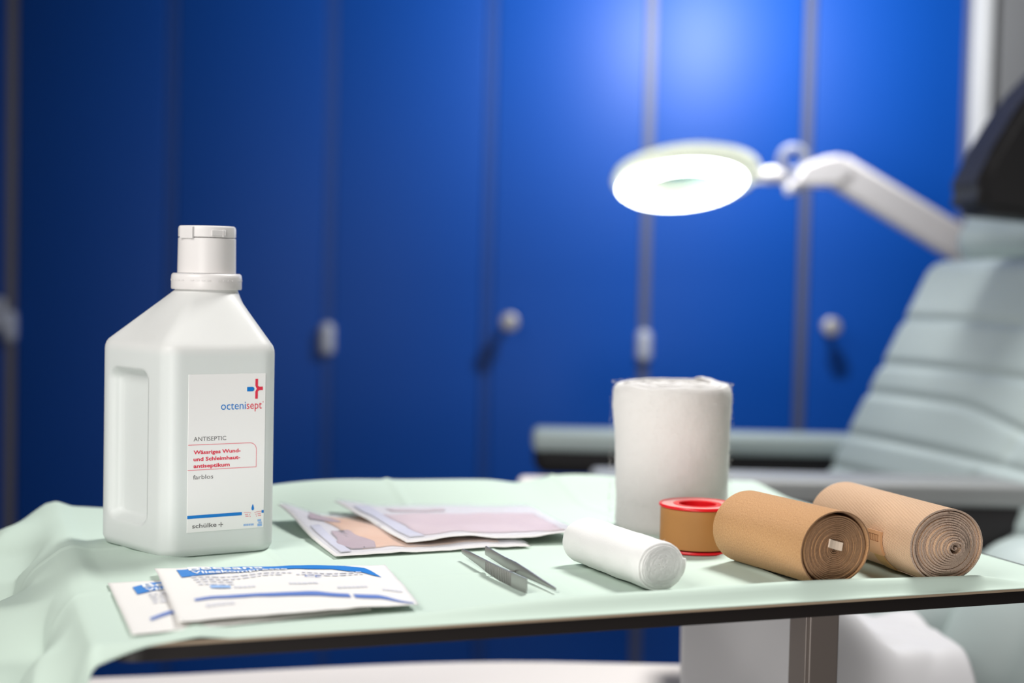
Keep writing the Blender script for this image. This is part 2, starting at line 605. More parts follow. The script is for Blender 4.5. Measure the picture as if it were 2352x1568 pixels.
def drape_point(s, t):
    # flat field with fold memory
    z = -0.0010
    inner = sstep(0.02, 0.07, s) * sstep(0.03, 0.07, t) * (1 - sstep(0.58, 0.64, s)) * (1 - sstep(0.37, 0.41, t))
    z += inner * 0.0006 * (tri(s / 0.19 + 0.1) - 0.5 + tri(t / 0.17) - 0.5)
    for c in (0.13, 0.285, 0.44):
        z += 0.0016 * bell(s, c + 0.006 * sin(9 * t), 0.0030) * sstep(0.02, 0.05, t)
    for c in (0.12, 0.27):
        z += 0.0012 * bell(t, c + 0.004 * sin(11 * s), 0.0030)
    # lip along the front edge
    amp = 0.0100 * sstep(0.0, 0.36, s) * (1 - 0.30 * sstep(0.36, 0.50, s)) * (1 - sstep(0.56, 0.61, s))
    amp += (0.0008 * sin(31 * s) + 0.0008 * sin(14 * s + 1)) * sstep(0.05, 0.15, s)
    z += max(0.0, amp) * bell(t, 0.0085, 0.011)
    if t < 0.007 and s > -0.006:
        g = 1 - sstep(-0.003, 0.007, t)
        z = z * (1 - g) - 0.0021 * g
    # pressed folds along the hanging end
    z += 0.0035 * max(0.0, 1 - abs(s - 0.004) / 0.012) * sstep(0.05, 0.2, t) + 0.0022 * max(0.0, 1 - abs(s - 0.050 - 0.05 * t) / 0.018)
    # raised back edge
    up = 0.006 + 0.013 * bell(s, 0.23, 0.10) + 0.007 * bell(s, 0.36, 0.07) + 0.011 * bell(s, 0.46, 0.06) \
        + 0.008 * bell(s, 0.56, 0.05) - 0.004 * bell(s, 0.405, 0.02) - 0.006 * bell(s, 0.06, 0.05)
    z += max(0.0, up) * sstep(0.37, 0.445, t)
    # right edge falls over
    if s > 0.642:
        z -= 0.5 * (s - 0.642)
    P = tp(s, t, z)
    # overhang on the left: hangs outwards and down in loose folds
    if s < -0.006:
        e = -0.006 - s
        fold = 0.5 + 0.5 * sin(t * 26 + 0.7)
        ang0 = 0.50 + 0.45 * sstep(0.30, 0.0, t) + 0.22 * fold
        ang1 = 1.28
        a = ang0 + (ang1 - ang0) * sstep(0.0, 0.17, e)
        # integrate roughly with the mean angle
        am = 0.5 * (ang0 + a)
        base = tp(-0.006, t, z)
        out = -TU * (e * cos(am)) + Vector((0, 0, -e * sin(am)))
        # facets of the crumpled side
        nz = noise.noise(Vector((s * 16, t * 14, 3.1)))
        ridge = abs(noise.noise(Vector((s * 9 + 4, t * 11, 0.3))))
        sw = sstep(0.0, 0.05, e)
        fac = 0.022 * (tri(t / 0.17 + e / 0.21) - 0.5) + 0.014 * (tri(t / 0.12 - e / 0.10 + 0.3) - 0.5)
        out += Vector((-0.7, -0.3, 0.6)) * fac * sw
        out += (Vector((-0.6, -0.3, 0.7)) * (0.003 * nz + 0.004 * ridge) * sw)
        # corners draw together
        out += TV * (0.25 * e * sstep(0.36, 0.46, t) * -1.0 + 0.18 * e * sstep(0.10, 0.0, t))
        P = base + out
    # the front corner of the sheet droops over the table corner
    ef = 0.016 * (1 - sstep(-0.03, 0.036, s)) * (1 - sstep(-0.003, 0.016, t))
    return P - TV * ef - Vector((0, 0, 0.7 * max(0.0, ef - t - 0.003)))


V, F = [], []
ss = [-0.31 + 0.31 * i / 70 for i in range(70)] + [0.66 * i / 220 for i in range(221)]
tt = [-0.003 + 0.05 * i / 30 for i in range(30)] + [0.047 + 0.40 * i / 110 for i in range(111)]
tt += [0.4475, 0.4485]
for s in ss:
    for t in tt:
        V.append(drape_point(s, t))
nt_ = len(tt)
for i in range(len(ss) - 1):
    for j in range(nt_ - 1):
        F.append((i * nt_ + j, (i + 1) * nt_ + j, (i + 1) * nt_ + j + 1, i * nt_ + j + 1))
drape = obj('surgical_drape', V, F, M['drape'], None, True)
sm = drape.modifiers.new('thickness', 'SOLIDIFY')
sm.thickness = 0.0004
sm.offset = -1
tag(drape, 'pale green surgical drape spread over the table, hanging off one end', 'drape')

# ---------------------------------------------------------------- antiseptic bottle
BA = radians(33)
bottle = thing('antiseptic_bottle', 'large milky plastic antiseptic bottle with white cap and printed label', 'bottle', (-0.232, 1.079, 0.7995), (0, 0, BA))


def round_poly(pts, rads, seg=10, step=0.0022):
    out = []
    n = len(pts)
    for i in range(n):
        p0, p, p1 = Vector(pts[i - 1]), Vector(pts[i]), Vector(pts[(i + 1) % n])
        d0, d1 = (p0 - p).normalized(), (p1 - p).normalized()
        ang = d0.angle(d1)
        l = rads[i] / math.tan(ang / 2)
        c = p + (d0 + d1).normalized() * (rads[i] / sin(ang / 2))
        a, b = p + d0 * l, p + d1 * l
        a0 = atan2(a.y - c.y, a.x - c.x)
        a1 = atan2(b.y - c.y, b.x - c.x)
        da = (a1 - a0 + pi) % (2 * pi) - pi
        for k in range(seg + 1):
            th = a0 + da * k / seg
            out.append(Vector((c.x + rads[i] * cos(th), c.y + rads[i] * sin(th))))
    res = []
    m = len(out)
    for i in range(m):
        a, b = out[i], out[(i + 1) % m]
        k = max(1, int((b - a).length / step))
        for j in range(k):
            res.append(a.lerp(b, j / k))
    return res


P1, P2, P3, P4 = (-0.0345, -0.0525), (0.0485, -0.0525), (0.0485, 0.0525), (-0.0545, 0.050)
outl = round_poly([P1, P2, P3, P4], [0.013, 0.013, 0.02, 0.022])
NECK = Vector((0.0135, 0.0))
ldir = (Vector(P4) - Vector(P1))
llen = ldir.length
ldir.normalize()
lnor = Vector((-ldir.y, ldir.x))
if lnor.x < 0:
    lnor = -lnor                              # points inwards (+x)
lev = [(0.006, 0.0), (0.002, 0.0008), (0.0, 0.005)] + [(0.0, 0.005 + 0.1345 * i / 90) for i in range(1, 91)] + \
      [(0.0003, 0.142), (0.0012, 0.1445), (0.0028, 0.1466)]
V, F = [], []
n = len(outl)
cen = Vector((0.0, 0.0))


def recess(p, z):
    """depth of the grip recess at a point of the handle face"""
    q = p - Vector(P1)
    a = q.dot(ldir)
    if abs(q.dot(lnor)) > 0.004:
        return 0.0
    ca, cz, ha, hz, rr = 0.0505, 0.0735, 0.0265, 0.0545, 0.010
    dx, dz = abs(a - ca) - (ha - rr), abs(z - cz) - (hz - rr)
    d = sqrt(max(dx, 0) ** 2 + max(dz, 0) ** 2) + min(max(dx, dz), 0) - rr
    return 0.0085 * sstep(0.0, -0.0055, d)


for off, z in lev:
    for p in outl:
        l = (p - cen).length
        q = p - (p - cen) / l * off
        r_ = recess(p, z)
        q = q + lnor * r_
        # slight bow of the panels
        V.append((q.x, q.y, z))
# shoulder: body outline -> neck circle
base = [Vector((V[(len(lev) - 1) * n + i][0], V[(len(lev) - 1) * n + i][1])) for i in range(n)]
zt = 0.1826
for j in range(1, 17):
    g = j / 16
    for i in range(n):
        d = base[i] - NECK
        rn = 0.0222
        c = NECK + d.normalized() * rn
        q = base[i].lerp(c, g)
        V.append((q.x, q.y, 0.1466 + (zt - 0.1466) * g))
for i in range(n):
    d = (base[i] - NECK).normalized() * 0.0222
    V.append((NECK.x + d.x, NECK.y + d.y, 0.1850))
m_ = len(V) // n
for j in range(m_ - 1):
    for i in range(n):
        F.append((j * n + i, j * n + (i + 1) % n, (j + 1) * n + (i + 1) % n, (j + 1) * n + i))
F.append(tuple(reversed(range(n))))
F.append(tuple(range((m_ - 1) * n, m_ * n)))
body = obj('body', V, F, M['bottle'], bottle, True)
# the liquid shows through the milky wall below its level
nt = M['bottle'].node_tree
tc = nt.nodes.new('ShaderNodeTexCoord')
sx = nt.nodes.new('ShaderNodeSeparateXYZ')
nt.links.new(tc.outputs['Object'], sx.inputs[0])
rp = nt.nodes.new('ShaderNodeValToRGB')
mr = nt.nodes.new('ShaderNodeMapRange')
mr.inputs[1].default_value = 0.120
mr.inputs[2].default_value = 0.160
nt.links.new(sx.outputs[2], mr.inputs[0])
nt.links.new(mr.outputs[0], rp.inputs[0])
rp.color_ramp.elements[0].color = (0.82, 0.85, 0.83, 1)
rp.color_ramp.elements[1].color = (0.86, 0.86, 0.84, 1)
rp.color_ramp.elements[0].position = 0.45
rp.color_ramp.elements[1].position = 0.60
for nd in nt.nodes:
    if nd.type in ('BSDF_PRINCIPLED', 'BSDF_TRANSLUCENT'):
        nt.links.new(rp.outputs[0], nd.inputs[0])

# collar (tamper ring with bridges), cap, lid
v, f = lathe([(0.0215, 0.1835), (0.0246, 0.1832), (0.0250, 0.1840), (0.0250, 0.1915), (0.0247, 0.1935), (0.0235, 0.1946), (0.0205, 0.1946), (0.0205, 0.1835)], 64, True)
col_ = sharp(obj('collar', v, f, M['cap'], bottle), 50)
col_.location = (NECK.x, NECK.y, 0)
V, F = [], []
for k in range(40):
    a = 2 * pi * k / 40
    if k % 5 == 4:
        continue
    for r_, z in ((0.0251, 0.1896), (0.0251, 0.1905), (0.0251, 0.1905), (0.0251, 0.1896)):
        pass
    vb = len(V)
    for da in (-0.05, 0.05):
        for r_ in (0.0246, 0.02525):
            for z in (0.1894, 0.1902):
                V.append((r_ * cos(a + da), r_ * sin(a + da), z))
    F += [(vb + 2, vb + 3, vb + 7, vb + 6), (vb, vb + 4, vb + 5, vb + 1), (vb, vb + 1, vb + 3, vb + 2),
          (vb + 4, vb + 6, vb + 7, vb + 5), (vb + 1, vb + 5, vb + 7, vb + 3), (vb, vb + 2, vb + 6, vb + 4)]
br = obj('tamper_bridges', V, F, M['cap'], bottle)
br['kind'] = 'stuff'
br.location = col_.location
v, f = lathe([(0.0, 0.1948), (0.0207, 0.1948), (0.0207, 0.1953), (0.0205, 0.2120), (0.0204, 0.2195), (0.0198, 0.2199), (0.0, 0.2199)], 64)
cap = sharp(obj('cap', v, f, M['cap'], bottle), 40)
cap.location = col_.location
v, f = lathe([(0.0, 0.2203), (0.0199, 0.2203), (0.0204, 0.2208), (0.0204, 0.2262), (0.0200, 0.2278), (0.0190, 0.2285), (0.012, 0.2287), (0.0, 0.2287)], 64)
lid = sharp(obj('lid', v, f, M['cap'], cap), 40)
# thumb tab, hinge and recess block on the visible side of the lid
for nm, ang, dims, z in (('thumb_tab', radians(-88), (0.0008, 0.011, 0.0042), 0.2235), ('hinge', radians(-155), (0.0022, 0.012, 0.0085), 0.2235),
                         ('notch_rib', radians(-78), (0.0016, 0.0016, 0.0052), 0.2232)):
    box(nm, dims, 0.0004, M['cap'], lid, (0.0203 * cos(ang), 0.0203 * sin(ang), z), (0, 0, ang))

# label plane (millimetre coordinates on the front face)
FY = -0.0525


def lab(u, v, lift=0.0):
    return Vector((u / 1000, FY - 0.00035 - lift, v / 1000))


lv, lf = rbox((0.0565, 0.0003, 0.1085), 0.0001, (1, 1, 1), None, 1)
label = obj('label', lv, lf, M['label'], bottle)
LC = Vector((0.0091, FY - 0.00016, 0.0717))
label.location = LC


def labl(u, v, lift=0.0):
    return lab(u, v, lift) - LC


def lp(name, plist, m):
    return polys(name, plist, labl, m, label, 0.00008)


def capsule(x0, x1, y0, y1, left=True, right=False, k=6):
    r = (y1 - y0) * 0.45
    out = []
    for ok, cx_, cy_, a0 in ((right, x1, y0, -90), (right, x1, y1, 0), (left, x0, y1, 90), (left, x0, y0, 180)):
        if not ok:
            out.append((cx_, cy_))
            continue
        ccx = cx_ - r if cx_ == x1 else cx_ + r
        ccy = cy_ + r if cy_ == y0 else cy_ - r
        for i in range(k + 1):
            a = radians(a0 + 90 * i / k)
            out.append((ccx + r * cos(a), ccy + r * sin(a)))
    return out


lp('logo_bar', [capsule(23.4, 28.8, 113.5, 116.6, False, True)], M['blueink'])
lp('logo_cross', [[(29.5, 122.1), (31.5, 122.1), (31.5, 117.2), (32.6, 116.6), (35.2, 116.6), (35.2, 114.1), (32.6, 114.1), (31.5, 113.4), (31.5, 108.2), (29.5, 108.2), (29.5, 113.2), (30.6, 115.2), (29.5, 117.2)]], M['red'])
lettering([('octeni', 4.3, 22.6, 101.2, 5.6, 0.0)], labl, M['blueink'], label, lift=0.00008)
lettering([('sept', 23.2, 34.6, 101.2, 5.6, 0.0)], labl, M['red'], label, lift=0.00008)
lettering([('®', 35.0, 36.0, 105.4, 0.9, 0.0)], labl, M['red'], label, lift=0.00008)
lettering([('ANTISEPTIC', -15.2, 8.5, 80.2, 2.9, 0.0), ('farblos', -15.2, -0.7, 54.0, 3.0, 0.0), ('schülke', -15.4, 2.2, 20.4, 2.9, 0.012)], labl, M['greyink'], label, lift=0.00008)
lettering([('Wässriges Wund-', -15.1, 19.2, 71.3, 2.5, 0.028), ('und Schleimhaut-', -15.1, 19.0, 66.6, 2.5, 0.028), ('antiseptikum', -15.0, 11.3, 61.9, 2.5, 0.028)],
          labl, M['red'], label, lift=0.00008)
# red rounded frame line
fr = [(-19.0, 77.7), (26.0, 77.5)] + [(26.0 + 5 * sin(radians(a)), 72.5 + 5 * cos(radians(a))) for a in range(15, 91, 15)] + [(31.0, 60.4), (-19.2, 60.4)]
segs = []
for a, b in zip(fr, fr[1:]):
    d = Vector((b[0] - a[0], b[1] - a[1])).normalized() * 0.22
    nn = (-d.y, d.x)
    segs.append([(a[0] + nn[0], a[1] + nn[1]), (a[0] - nn[0], a[1] - nn[1]), (b[0] - nn[0], b[1] - nn[1]), (b[0] + nn[0], b[1] + nn[1])])
lp('frame_line', segs, M['pink'])
lp('blue_stripe', [[(-19.1, 27.0), (20.8, 27.0), (20.8, 29.2), (-19.1, 29.2)], [(35.6, 27.6), (37.2, 27.6), (37.2, 29.6), (35.6, 29.6)]], M['blueink'])
lp('drop', [[(28.9 + 1.35 * sin(t) * (1 if abs(t) > 1.4 else 1) * (0.35 + 0.65 * (0.5 - 0.5 * cos(t))), 31.8 - 2.4 * -cos(t) * (1.0 if cos(t) > 0 else 0.8)) for t in [2 * pi * k / 24 for k in range(24)]]], M['blueink'])
dots = []
for k in range(7):
    for sx_ in (-1, 1):
        u = 28.9 + sx_ * (1.6 + k * 0.78)
        v = 28.7 - 0.6 * exp(-(k / 1.2) ** 2)
        dots.append([(u - .32, v - .18), (u + .32, v - .18), (u + .32, v + .18), (u - .32, v + .18)])
        if k in (1, 3, 4, 5):
            for dv in (1.4, 2.7):
                uu = u + 0.3 * (dv - 1)
                dots.append([(uu - .3, v - dv - .35), (uu + .3, v - dv - .35), (uu + .3, v - dv + .25), (uu - .3, v - dv + .25)])
lp('wave_dots', dots, M['pink'])['kind'] = 'stuff'
lp('arrow_mark', [[(3.6, 21.3), (4.9, 21.3), (4.9, 21.75), (3.6, 21.75)], [(5.2, 19.9), (5.7, 19.9), (5.7, 23.2), (5.2, 23.2)],
                  [(5.7, 21.3), (7.0, 21.3), (7.0, 21.75), (5.7, 21.75)]], M['greyink'])
blk = [[(32.6, 18.3), (36.0, 18.3), (36.0, 20.2), (32.6, 20.2)], [(33.3, 20.6), (36.0, 20.6), (36.0, 21.4), (33.3, 21.4)], [(32.6, 21.8), (35.4, 21.8), (35.4, 23.3), (32.6, 23.3)]]
lp('code_block', blk, M['paleblue'])
lp('small_print', [[(22.2 + k * 1.3, 19.2), (23.2 + k * 1.3, 19.2), (23.2 + k * 1.3, 20.6), (22.2 + k * 1.3, 20.6)] for k in range(6)], M['paleblue'])['kind'] = 'stuff'

# ---------------------------------------------------------------- rolls


def spiral_roll(name, R, L, r0, pitch, thick, seg, nj, endfn, mats, parent, wob=None, flap=None, jag=None):
    """Rolled strip; axis along local X, front end at +X. UV in metres."""
    turns = (R - r0) / pitch
    N = int(turns * seg)
    V, F, FM, SM, UV = [], [], [], [], []
    u = 0.0
    rows = []
    last = None
    for i in range(N + 1):
        th = 2 * pi * i / seg
        r = r0 + pitch * i / seg
        rem = (N - i) / seg                      # turns left to the outer end
        extra = flap(rem, th) if flap else 0.0
        ro, ri = r + extra, r + extra - thick
        th2 = th - 2 * pi * turns                # so that the free end lies at angle 0
        if last:
            u += r * 2 * pi / seg
        last = True
        row = []
        for j in range(nj + 1):
            g = j / nj
            x0 = -L / 2
            x1 = L / 2 + endfn(r, th2)
            x = x0 + (x1 - x0) * g
            wv = wob(x, th2, r) if wob else 0.0
            if jag and j in (0, nj):
                x += jag(r, th2) * (1 if j == nj else -1)
            row.append((x, wv, g))
        rows.append((th2, ro, ri, u, row))
    for th2, ro, ri, uu, row in rows:
        for k, rr in ((0, ro), (1, ri)):
            for x, wv, g in row:
                rad = max(0.0004, rr + wv)
                V.append((x, rad * cos(th2), rad * sin(th2)))
    st = 2 * (nj + 1)

    def quad(a, b, c, d, mi, smo, uvq):
        F.append((a, b, c, d))
        FM.append(mi)
        SM.append(smo)
        for q in uvq:
            UV.extend(q)
    for i in range(N):
        u0, u1 = rows[i][3], rows[i + 1][3]
        for j in range(nj):
            v0, v1 = L * j / nj, L * (j + 1) / nj
            a, b = i * st + j, (i + 1) * st + j
            uvq = [(u0, v0), (u1, v0), (u1, v1), (u0, v1)]
            quad(a, b, b + 1, a + 1, 0, True, uvq)
            a2, b2 = a + nj + 1, b + nj + 1
            quad(a2 + 1, b2 + 1, b2, a2, 0, True, [uvq[3], uvq[2], uvq[1], uvq[0]])
    # ends use their own vertices
    base = len(V)
    for e, j in ((0, 0), (1, nj)):
        off = len(V)
        for i in range(N + 1):
            V.append(V[i * st + j])
            V.append(V[i * st + nj + 1 + j])
        for i in range(N):
            a = off + 2 * i
            uvq = [(rows[i][3], 0), (rows[i + 1][3], 0), (rows[i + 1][3], thick), (rows[i][3], thick)]
            if e == 1:
                quad(a, a + 2, a + 3, a + 1, 1, False, uvq)
            else:
                quad(a + 1, a + 3, a + 2, a, 1, False, uvq)
    for i in (0, N):
        for j in range(nj):
            a = i * st + j
            b = a + nj + 1
            quad(a, a + 1, b + 1, b, 0, False, [(0, 0), (0, .001), (.001, .001), (.001, 0)])
    return obj(name, V, F, None, parent, SM, mats, FM, UV)


def roll_thing(name, label, cat, front, back, R, zc, group=None, flat=0.0):
    f_, b_ = Vector((*front, 0)), Vector((*back, 0))
    mid = (f_ + b_) / 2
    d = f_ - b_
    return thing(name, label, cat, (mid.x, mid.y, zc), (0, 0, atan2(d.y, d.x)), group), d.length


# tan crepe bandage
RB = 0.0256
t, L = roll_thing('elastic_bandage', 'tan crepe bandage roll with a loose outer turn, beside the red tape spool', 'bandage', (0.2135, 0.9750), (0.1690, 1.0600), RB, 0.7993 + RB, 'rolled elastic bandages')


def tan_flap(rem, th):
    x = max(0.0, 1 - rem / 1.05)
    return 0.0018 * sstep(0.0, 0.35, x) + 0.0006 * max(0, 1 - rem / 2.2)


rb = spiral_roll('bandage_strip', RB - 0.0022, L, 0.0036, 0.00118, 0.00090, 72, 3,
                 lambda r, th: 0.0007 * noise.noise(Vector((r * 760, 0.3, 1.7))) + (0.0012 if r > RB - 0.0034 else 0.0) - 0.0022 * max(0.0, 1 - r / 0.011),
                 [M['brown'], M['brown_end']], t, flap=tan_flap,
                 jag=lambda r, th: 0.00022 * noise.noise(Vector((r * th * 900, r * 500, 2))))
rb.rotation_euler = (radians(-70), 0, 0)
t.scale = (1, 1.15, 1)                           # the roll has sagged a little
# folded core with its cream label tab
v, f = tube([(0, 0.0016 * cos(a) - 0.0003, 0.0016 * sin(a)) for a in [0.6 * k for k in range(9)]], 0.0005, 6)
cv = []
for k in range(30):
    a = k * 0.42
    r_ = 0.0007 + 0.00009 * k
    cv.append((r_ * cos(a), r_ * sin(a)))
V, F = [], []
for (y, z) in cv:
    for x in (-0.01, L / 2 - 0.0012):
        V.append((x, y, z))
        V.append((x, y * 0.8, z * 0.8))
for i in range(len(cv) - 1):
    a = i * 4
    F += [(a, a + 4, a + 6, a + 2), (a + 1, a + 3, a + 7, a + 5), (a + 2, a + 6, a + 7, a + 3)]
obj('rolled_core', V, F, M['brown_end'], t, False)
tb = box('core_tab', (0.0012, 0.0096, 0.0056), 0.0004, M['tab'], t, (L / 2 + 0.0010, -0.0012, 0.0028), (radians(-20), radians(-16), 0), (1, 4, 2),
         lambda q: q + Vector((30 * q.y * q.y, 0, 0)))
tb['label'] = 'cream fabric tab'
# soft wavy edge of the loose turn lying on the right hand side
# beige knit bandage with conical core
t, L = roll_thing('elastic_bandage', 'pale beige knit bandage roll with protruding coiled core and retaining clip', 'bandage', (0.2925, 0.9975), (0.2505, 1.1190), RB, 0.7993 + RB, 'rolled elastic bandages')


def knit_end(r, th):
    g = max(0.0, 1 - r / 0.0155)
    return 0.0135 * g ** 0.85 + 0.0012 * noise.noise(Vector((r * 590, 0.8, 2.2))) + (0.0012 if r > RB - 0.0028 else 0) - 0.0015 * bell(r, 0.0205, 0.0018)


rl = spiral_roll('bandage_strip', RB - 0.0006, L, 0.0044, 0.00152, 0.00116, 72, 3, knit_end,
                 [M['beige'], M['beige_end']], t, flap=lambda rem, th: 0.0006 * max(0.0, 1 - rem / 1.0),
                 jag=lambda r, th: 0.00022 * noise.noise(Vector((r * th * 900, r * 500, 5))))
rl.rotation_euler = (radians(250), 0, 0)
t.scale = (1, 1.15, 1)
cv = [(0.0036 * cos(a) * (1 - a / 9), 0.0036 * sin(a) * (1 - a / 9)) for a in [0.35 * k for k in range(23)]]
V, F = [], []
for (y, z) in cv:
    for x in (0.0, L / 2 + 0.0092):
        V.append((x, y, z))
        V.append((x, y * 0.75, z * 0.75))
for i in range(len(cv) - 1):
    a = i * 4
    F += [(a, a + 4, a + 6, a + 2), (a + 1, a + 3, a + 7, a + 5), (a + 2, a + 6, a + 7, a + 3)]
obj('rolled_core', V, F, M['beige_end'], t)
# retaining clip on the outer turn with its elastic strap


def on_roll(x, ang, lift, RR=RB):
    return Vector((x, (RR + lift) * cos(ang), (RR + lift) * sin(ang)))


def patch(name, x0, x1, a0, a1, h, m, parent, nx=6, na=16, hole=None):
    V, F = [], []
    for k, hh in enumerate((0.0, h)):
        for i in range(nx + 1):
            for j in range(na + 1):
                V.append(on_roll(x0 + (x1 - x0) * i / nx, a0 + (a1 - a0) * j / na, hh))
    s_ = (nx + 1) * (na + 1)

    def id_(k, i, j):
        return k * s_ + i * (na + 1) + j
    keep = set()
    for i in range(nx):
        for j in range(na):
            if hole and hole(i, j):
                continue
            keep.add((i, j))
    for i, j in keep:
        F.append((id_(1, i, j), id_(1, i + 1, j), id_(1, i + 1, j + 1), id_(1, i, j + 1)))
        F.append((id_(0, i, j + 1), id_(0, i + 1, j + 1), id_(0, i + 1, j), id_(0, i, j)))
        for di, dj, e0, e1 in ((-1, 0, (i, j), (i, j + 1)), (1, 0, (i + 1, j + 1), (i + 1, j)), (0, -1, (i + 1, j), (i, j)), (0, 1, (i, j + 1), (i + 1, j + 1))):
            if (i + di, j + dj) not in keep:
                F.append((id_(0, *e0), id_(0, *e1), id_(1, *e1), id_(1, *e0)))
    return obj(name, V, F, m, parent)


aC = radians(180 + 6)                          # side facing the tan roll
clip = patch('retaining_clip', L / 2 - 0.0480, L / 2 - 0.0315, aC - radians(16), aC + radians(20), 0.0016, M['clip'], t, 8, 14,
             lambda i, j: 1 <= i <= 6 and 2 <= j <= 5)
patch('strap', L / 2 - 0.0455, L / 2 - 0.0340, aC + radians(19), aC + radians(76), 0.0008, M['strap'], t, 4, 14)
V, F = [], []
for k in range(5):
    b = len(V)
    x = L / 2 - 0.0450 + k * 0.0021
    for dx in (0, 0.0008):
        for aa in (aC - radians(10), aC + radians(-1)):
            for hh in (0.0003, 0.0013):
                V.append(on_roll(x + dx, aa, hh))
    F += [(b, b + 1, b + 3, b + 2), (b + 4, b + 6, b + 7, b + 5), (b, b + 4, b + 5, b + 1), (b + 2, b + 3, b + 7, b + 6), (b + 1, b + 5, b + 7, b + 3), (b, b + 2, b + 6, b + 4)]
tm = obj('clip_teeth', V, F, M['clip'], clip)
tm['kind'] = 'stuff'
# hem line of the free end
V, F = tube([on_roll(L / 2 - 0.032 + 0.03 * g, aC + radians(52 + 14 * g), 0.0003) for g in [k / 10 for k in range(11)]], 0.0005, 6)
obj('hem', V, F, M['beige_end'], t)

# white gauze roll
RG = 0.0166
t, L = roll_thing('gauze_roll', 'small white gauze bandage roll lying between the tweezers and the tape spool', 'bandage', (0.0985, 0.9490), (0.0530, 1.0420), RG, 0.7992 + RG)
g1 = spiral_roll('gauze_strip', RG, L, 0.0012, 0.00105, 0.00125, 48, 22, lambda r, th: 0.0016 * (1 - (r / RG) ** 2) - (0.0022 * max(0.0, (r - RG + 0.0026) / 0.0026) ** 2), [M['gauze'], M['gauze']], t,
                 wob=lambda x, th, r: (0.00055 * noise.noise(Vector((x * 60, cos(th) * 1.6, sin(th) * 1.6))) + 0.00028 * noise.noise(Vector((x * 260, cos(th) * 5, sin(th) * 5)))
                                       - 0.0012 * max(0.0, (abs(x) - L / 2 + 0.004) / 0.004) ** 2) * (r / RG),
                 flap=lambda rem, th: 0.0011 * max(0.0, 1 - rem / 0.12),
                 jag=lambda r, th: 0.0003 * noise.noise(Vector((th * 3, r * 500, 1))))
g1.rotation_euler = (radians(12), 0, 0)
t.scale = (1, 1.12, 1)
V, F = [], []
for k in range(70):
    th = random.uniform(0, 2 * pi)
    e = 1 if random.random() < 0.8 else -1
    rr = random.uniform(0.5, 1.0) * RG
    p = Vector((e * (L / 2 + 0.0004), rr * cos(th), rr * sin(th)))
    d = Vector((e * random.uniform(0.2, 1), random.uniform(-1, 1), random.uniform(-1, 1))).normalized() * random.uniform(0.0012, 0.0030)
    sd = d.orthogonal().normalized() * 0.00008
    b = len(V)
    V += [p - sd, p + sd, p + d * 0.6 + sd, p + d]
    F.append((b, b + 1, b + 2, b + 3))
fz = obj('loose_threads', V, F, M['gauze'], t)
fz['kind'] = 'stuff'

# standing cotton padding roll
RC = 0.0478
pad = thing('padding_roll', 'thick white cotton padding roll standing upright behind the tape spool', 'bandage', (0.1285, 1.1990, 0.7995))
HC = 0.1150


def cot_wob(x, th, r):
    c, s_ = cos(th), sin(th)
    a = 0.0013 * noise.noise(Vector((x * 26, c * 1.4, s_ * 1.4))) + 0.0006 * noise.noise(Vector((x * 110, c * 5, s_ * 5))) + 0.00035 * noise.noise(Vector((x * 400, c * 18, s_ * 18)))
    a += 0.0016 * exp(-((x - HC / 2 + 0.012) / 0.02) ** 2)
    a -= 0.0026 * max(0.0, (abs(x) - HC / 2 + 0.005) / 0.005) ** 2
    a -= 0.0011 * exp(-((x + HC / 2 - 0.03) / 0.03) ** 2)
    return a * (r / RC)


cr = spiral_roll('wadding', RC, HC, 0.004, 0.0044, 0.0046, 64, 40,
                 lambda r, th: 0.0008 * sin(r * 900) + 0.0022 * noise.noise(Vector((cos(th) * 1.2, sin(th) * 1.2, r * 30))) + 0.0028 * exp(-((th % (2 * pi) - 5.4) / 0.22) ** 2) * sstep(0.036, 0.045, r),
                 [M['cotton'], M['cotton']], pad, wob=cot_wob,
                 jag=lambda r, th: 0.0006 * noise.noise(Vector((th * 4, r * 300, 5))))
cr.rotation_euler = (0, radians(-90.9), radians(0))
cr.location = (0, 0, HC / 2)
V, F = [], []
for k in range(2600):
    th = random.uniform(0, 2 * pi)
    z = HC * random.random()
    if random.random() < 0.15:
        z = HC
    x_ = z - HC / 2
    rr = RC - 0.0006 + (0.0012 if z < HC * 0.9 else 0.0)
    p = Vector((rr * cos(th), rr * sin(th), z))
    d = (Vector((cos(th), sin(th), 0)) * random.uniform(0.2, 1.0) + Vector((random.uniform(-1, 1), random.uniform(-1, 1), random.uniform(-0.6, 1)))).normalized() * random.uniform(0.0006, 0.0018)
    sd = d.orthogonal().normalized() * 0.00007
    b = len(V)
    V += [p - sd, p + sd, p + d * 0.6 + sd * 0.8 + Vector((0, 0, 0.0003)), p + d]
    F.append((b, b + 1, b + 2, b + 3))
fz = obj('loose_fibres', V, F, M['cotton'], pad)
fz['kind'] = 'stuff'

# tape spool
sp = thing('tape_spool', 'spool of tan adhesive tape with red plastic flanges', 'tape', (0.1392, 1.1040, 0.7995))
RT, HT = 0.0283, 0.0335
v, f = lathe([(RT - 0.0015, 0.0028), (RT - 0.0012, 0.003), (RT - 0.0012, HT - 0.0022), (RT - 0.0015, HT - 0.002), (0.0155, HT - 0.002), (0.0155, 0.0028)], 72, True)
sharp(obj('tape_winding', v, f, M['tape'], sp), 40)
for nm, z0, z1 in (('bottom_flange', 0.0, 0.0016), ('top_flange', HT - 0.0018, HT)):
    v, f = lathe([(0.0150, z0), (RT - 0.0006, z0), (RT, z0 + 0.0004), (RT, z1 - 0.0002), (RT - 0.0004, z1 + 0.0003), (RT - 0.0016, z1 + 0.0003), (RT - 0.0020, z1 - 0.0003), (0.0178, z1 - 0.0003), (0.0174, z1 + 0.0003), (0.0150, z1)], 72, True)
    sharp(obj(nm, v, f, M['redplastic'], sp), 40)
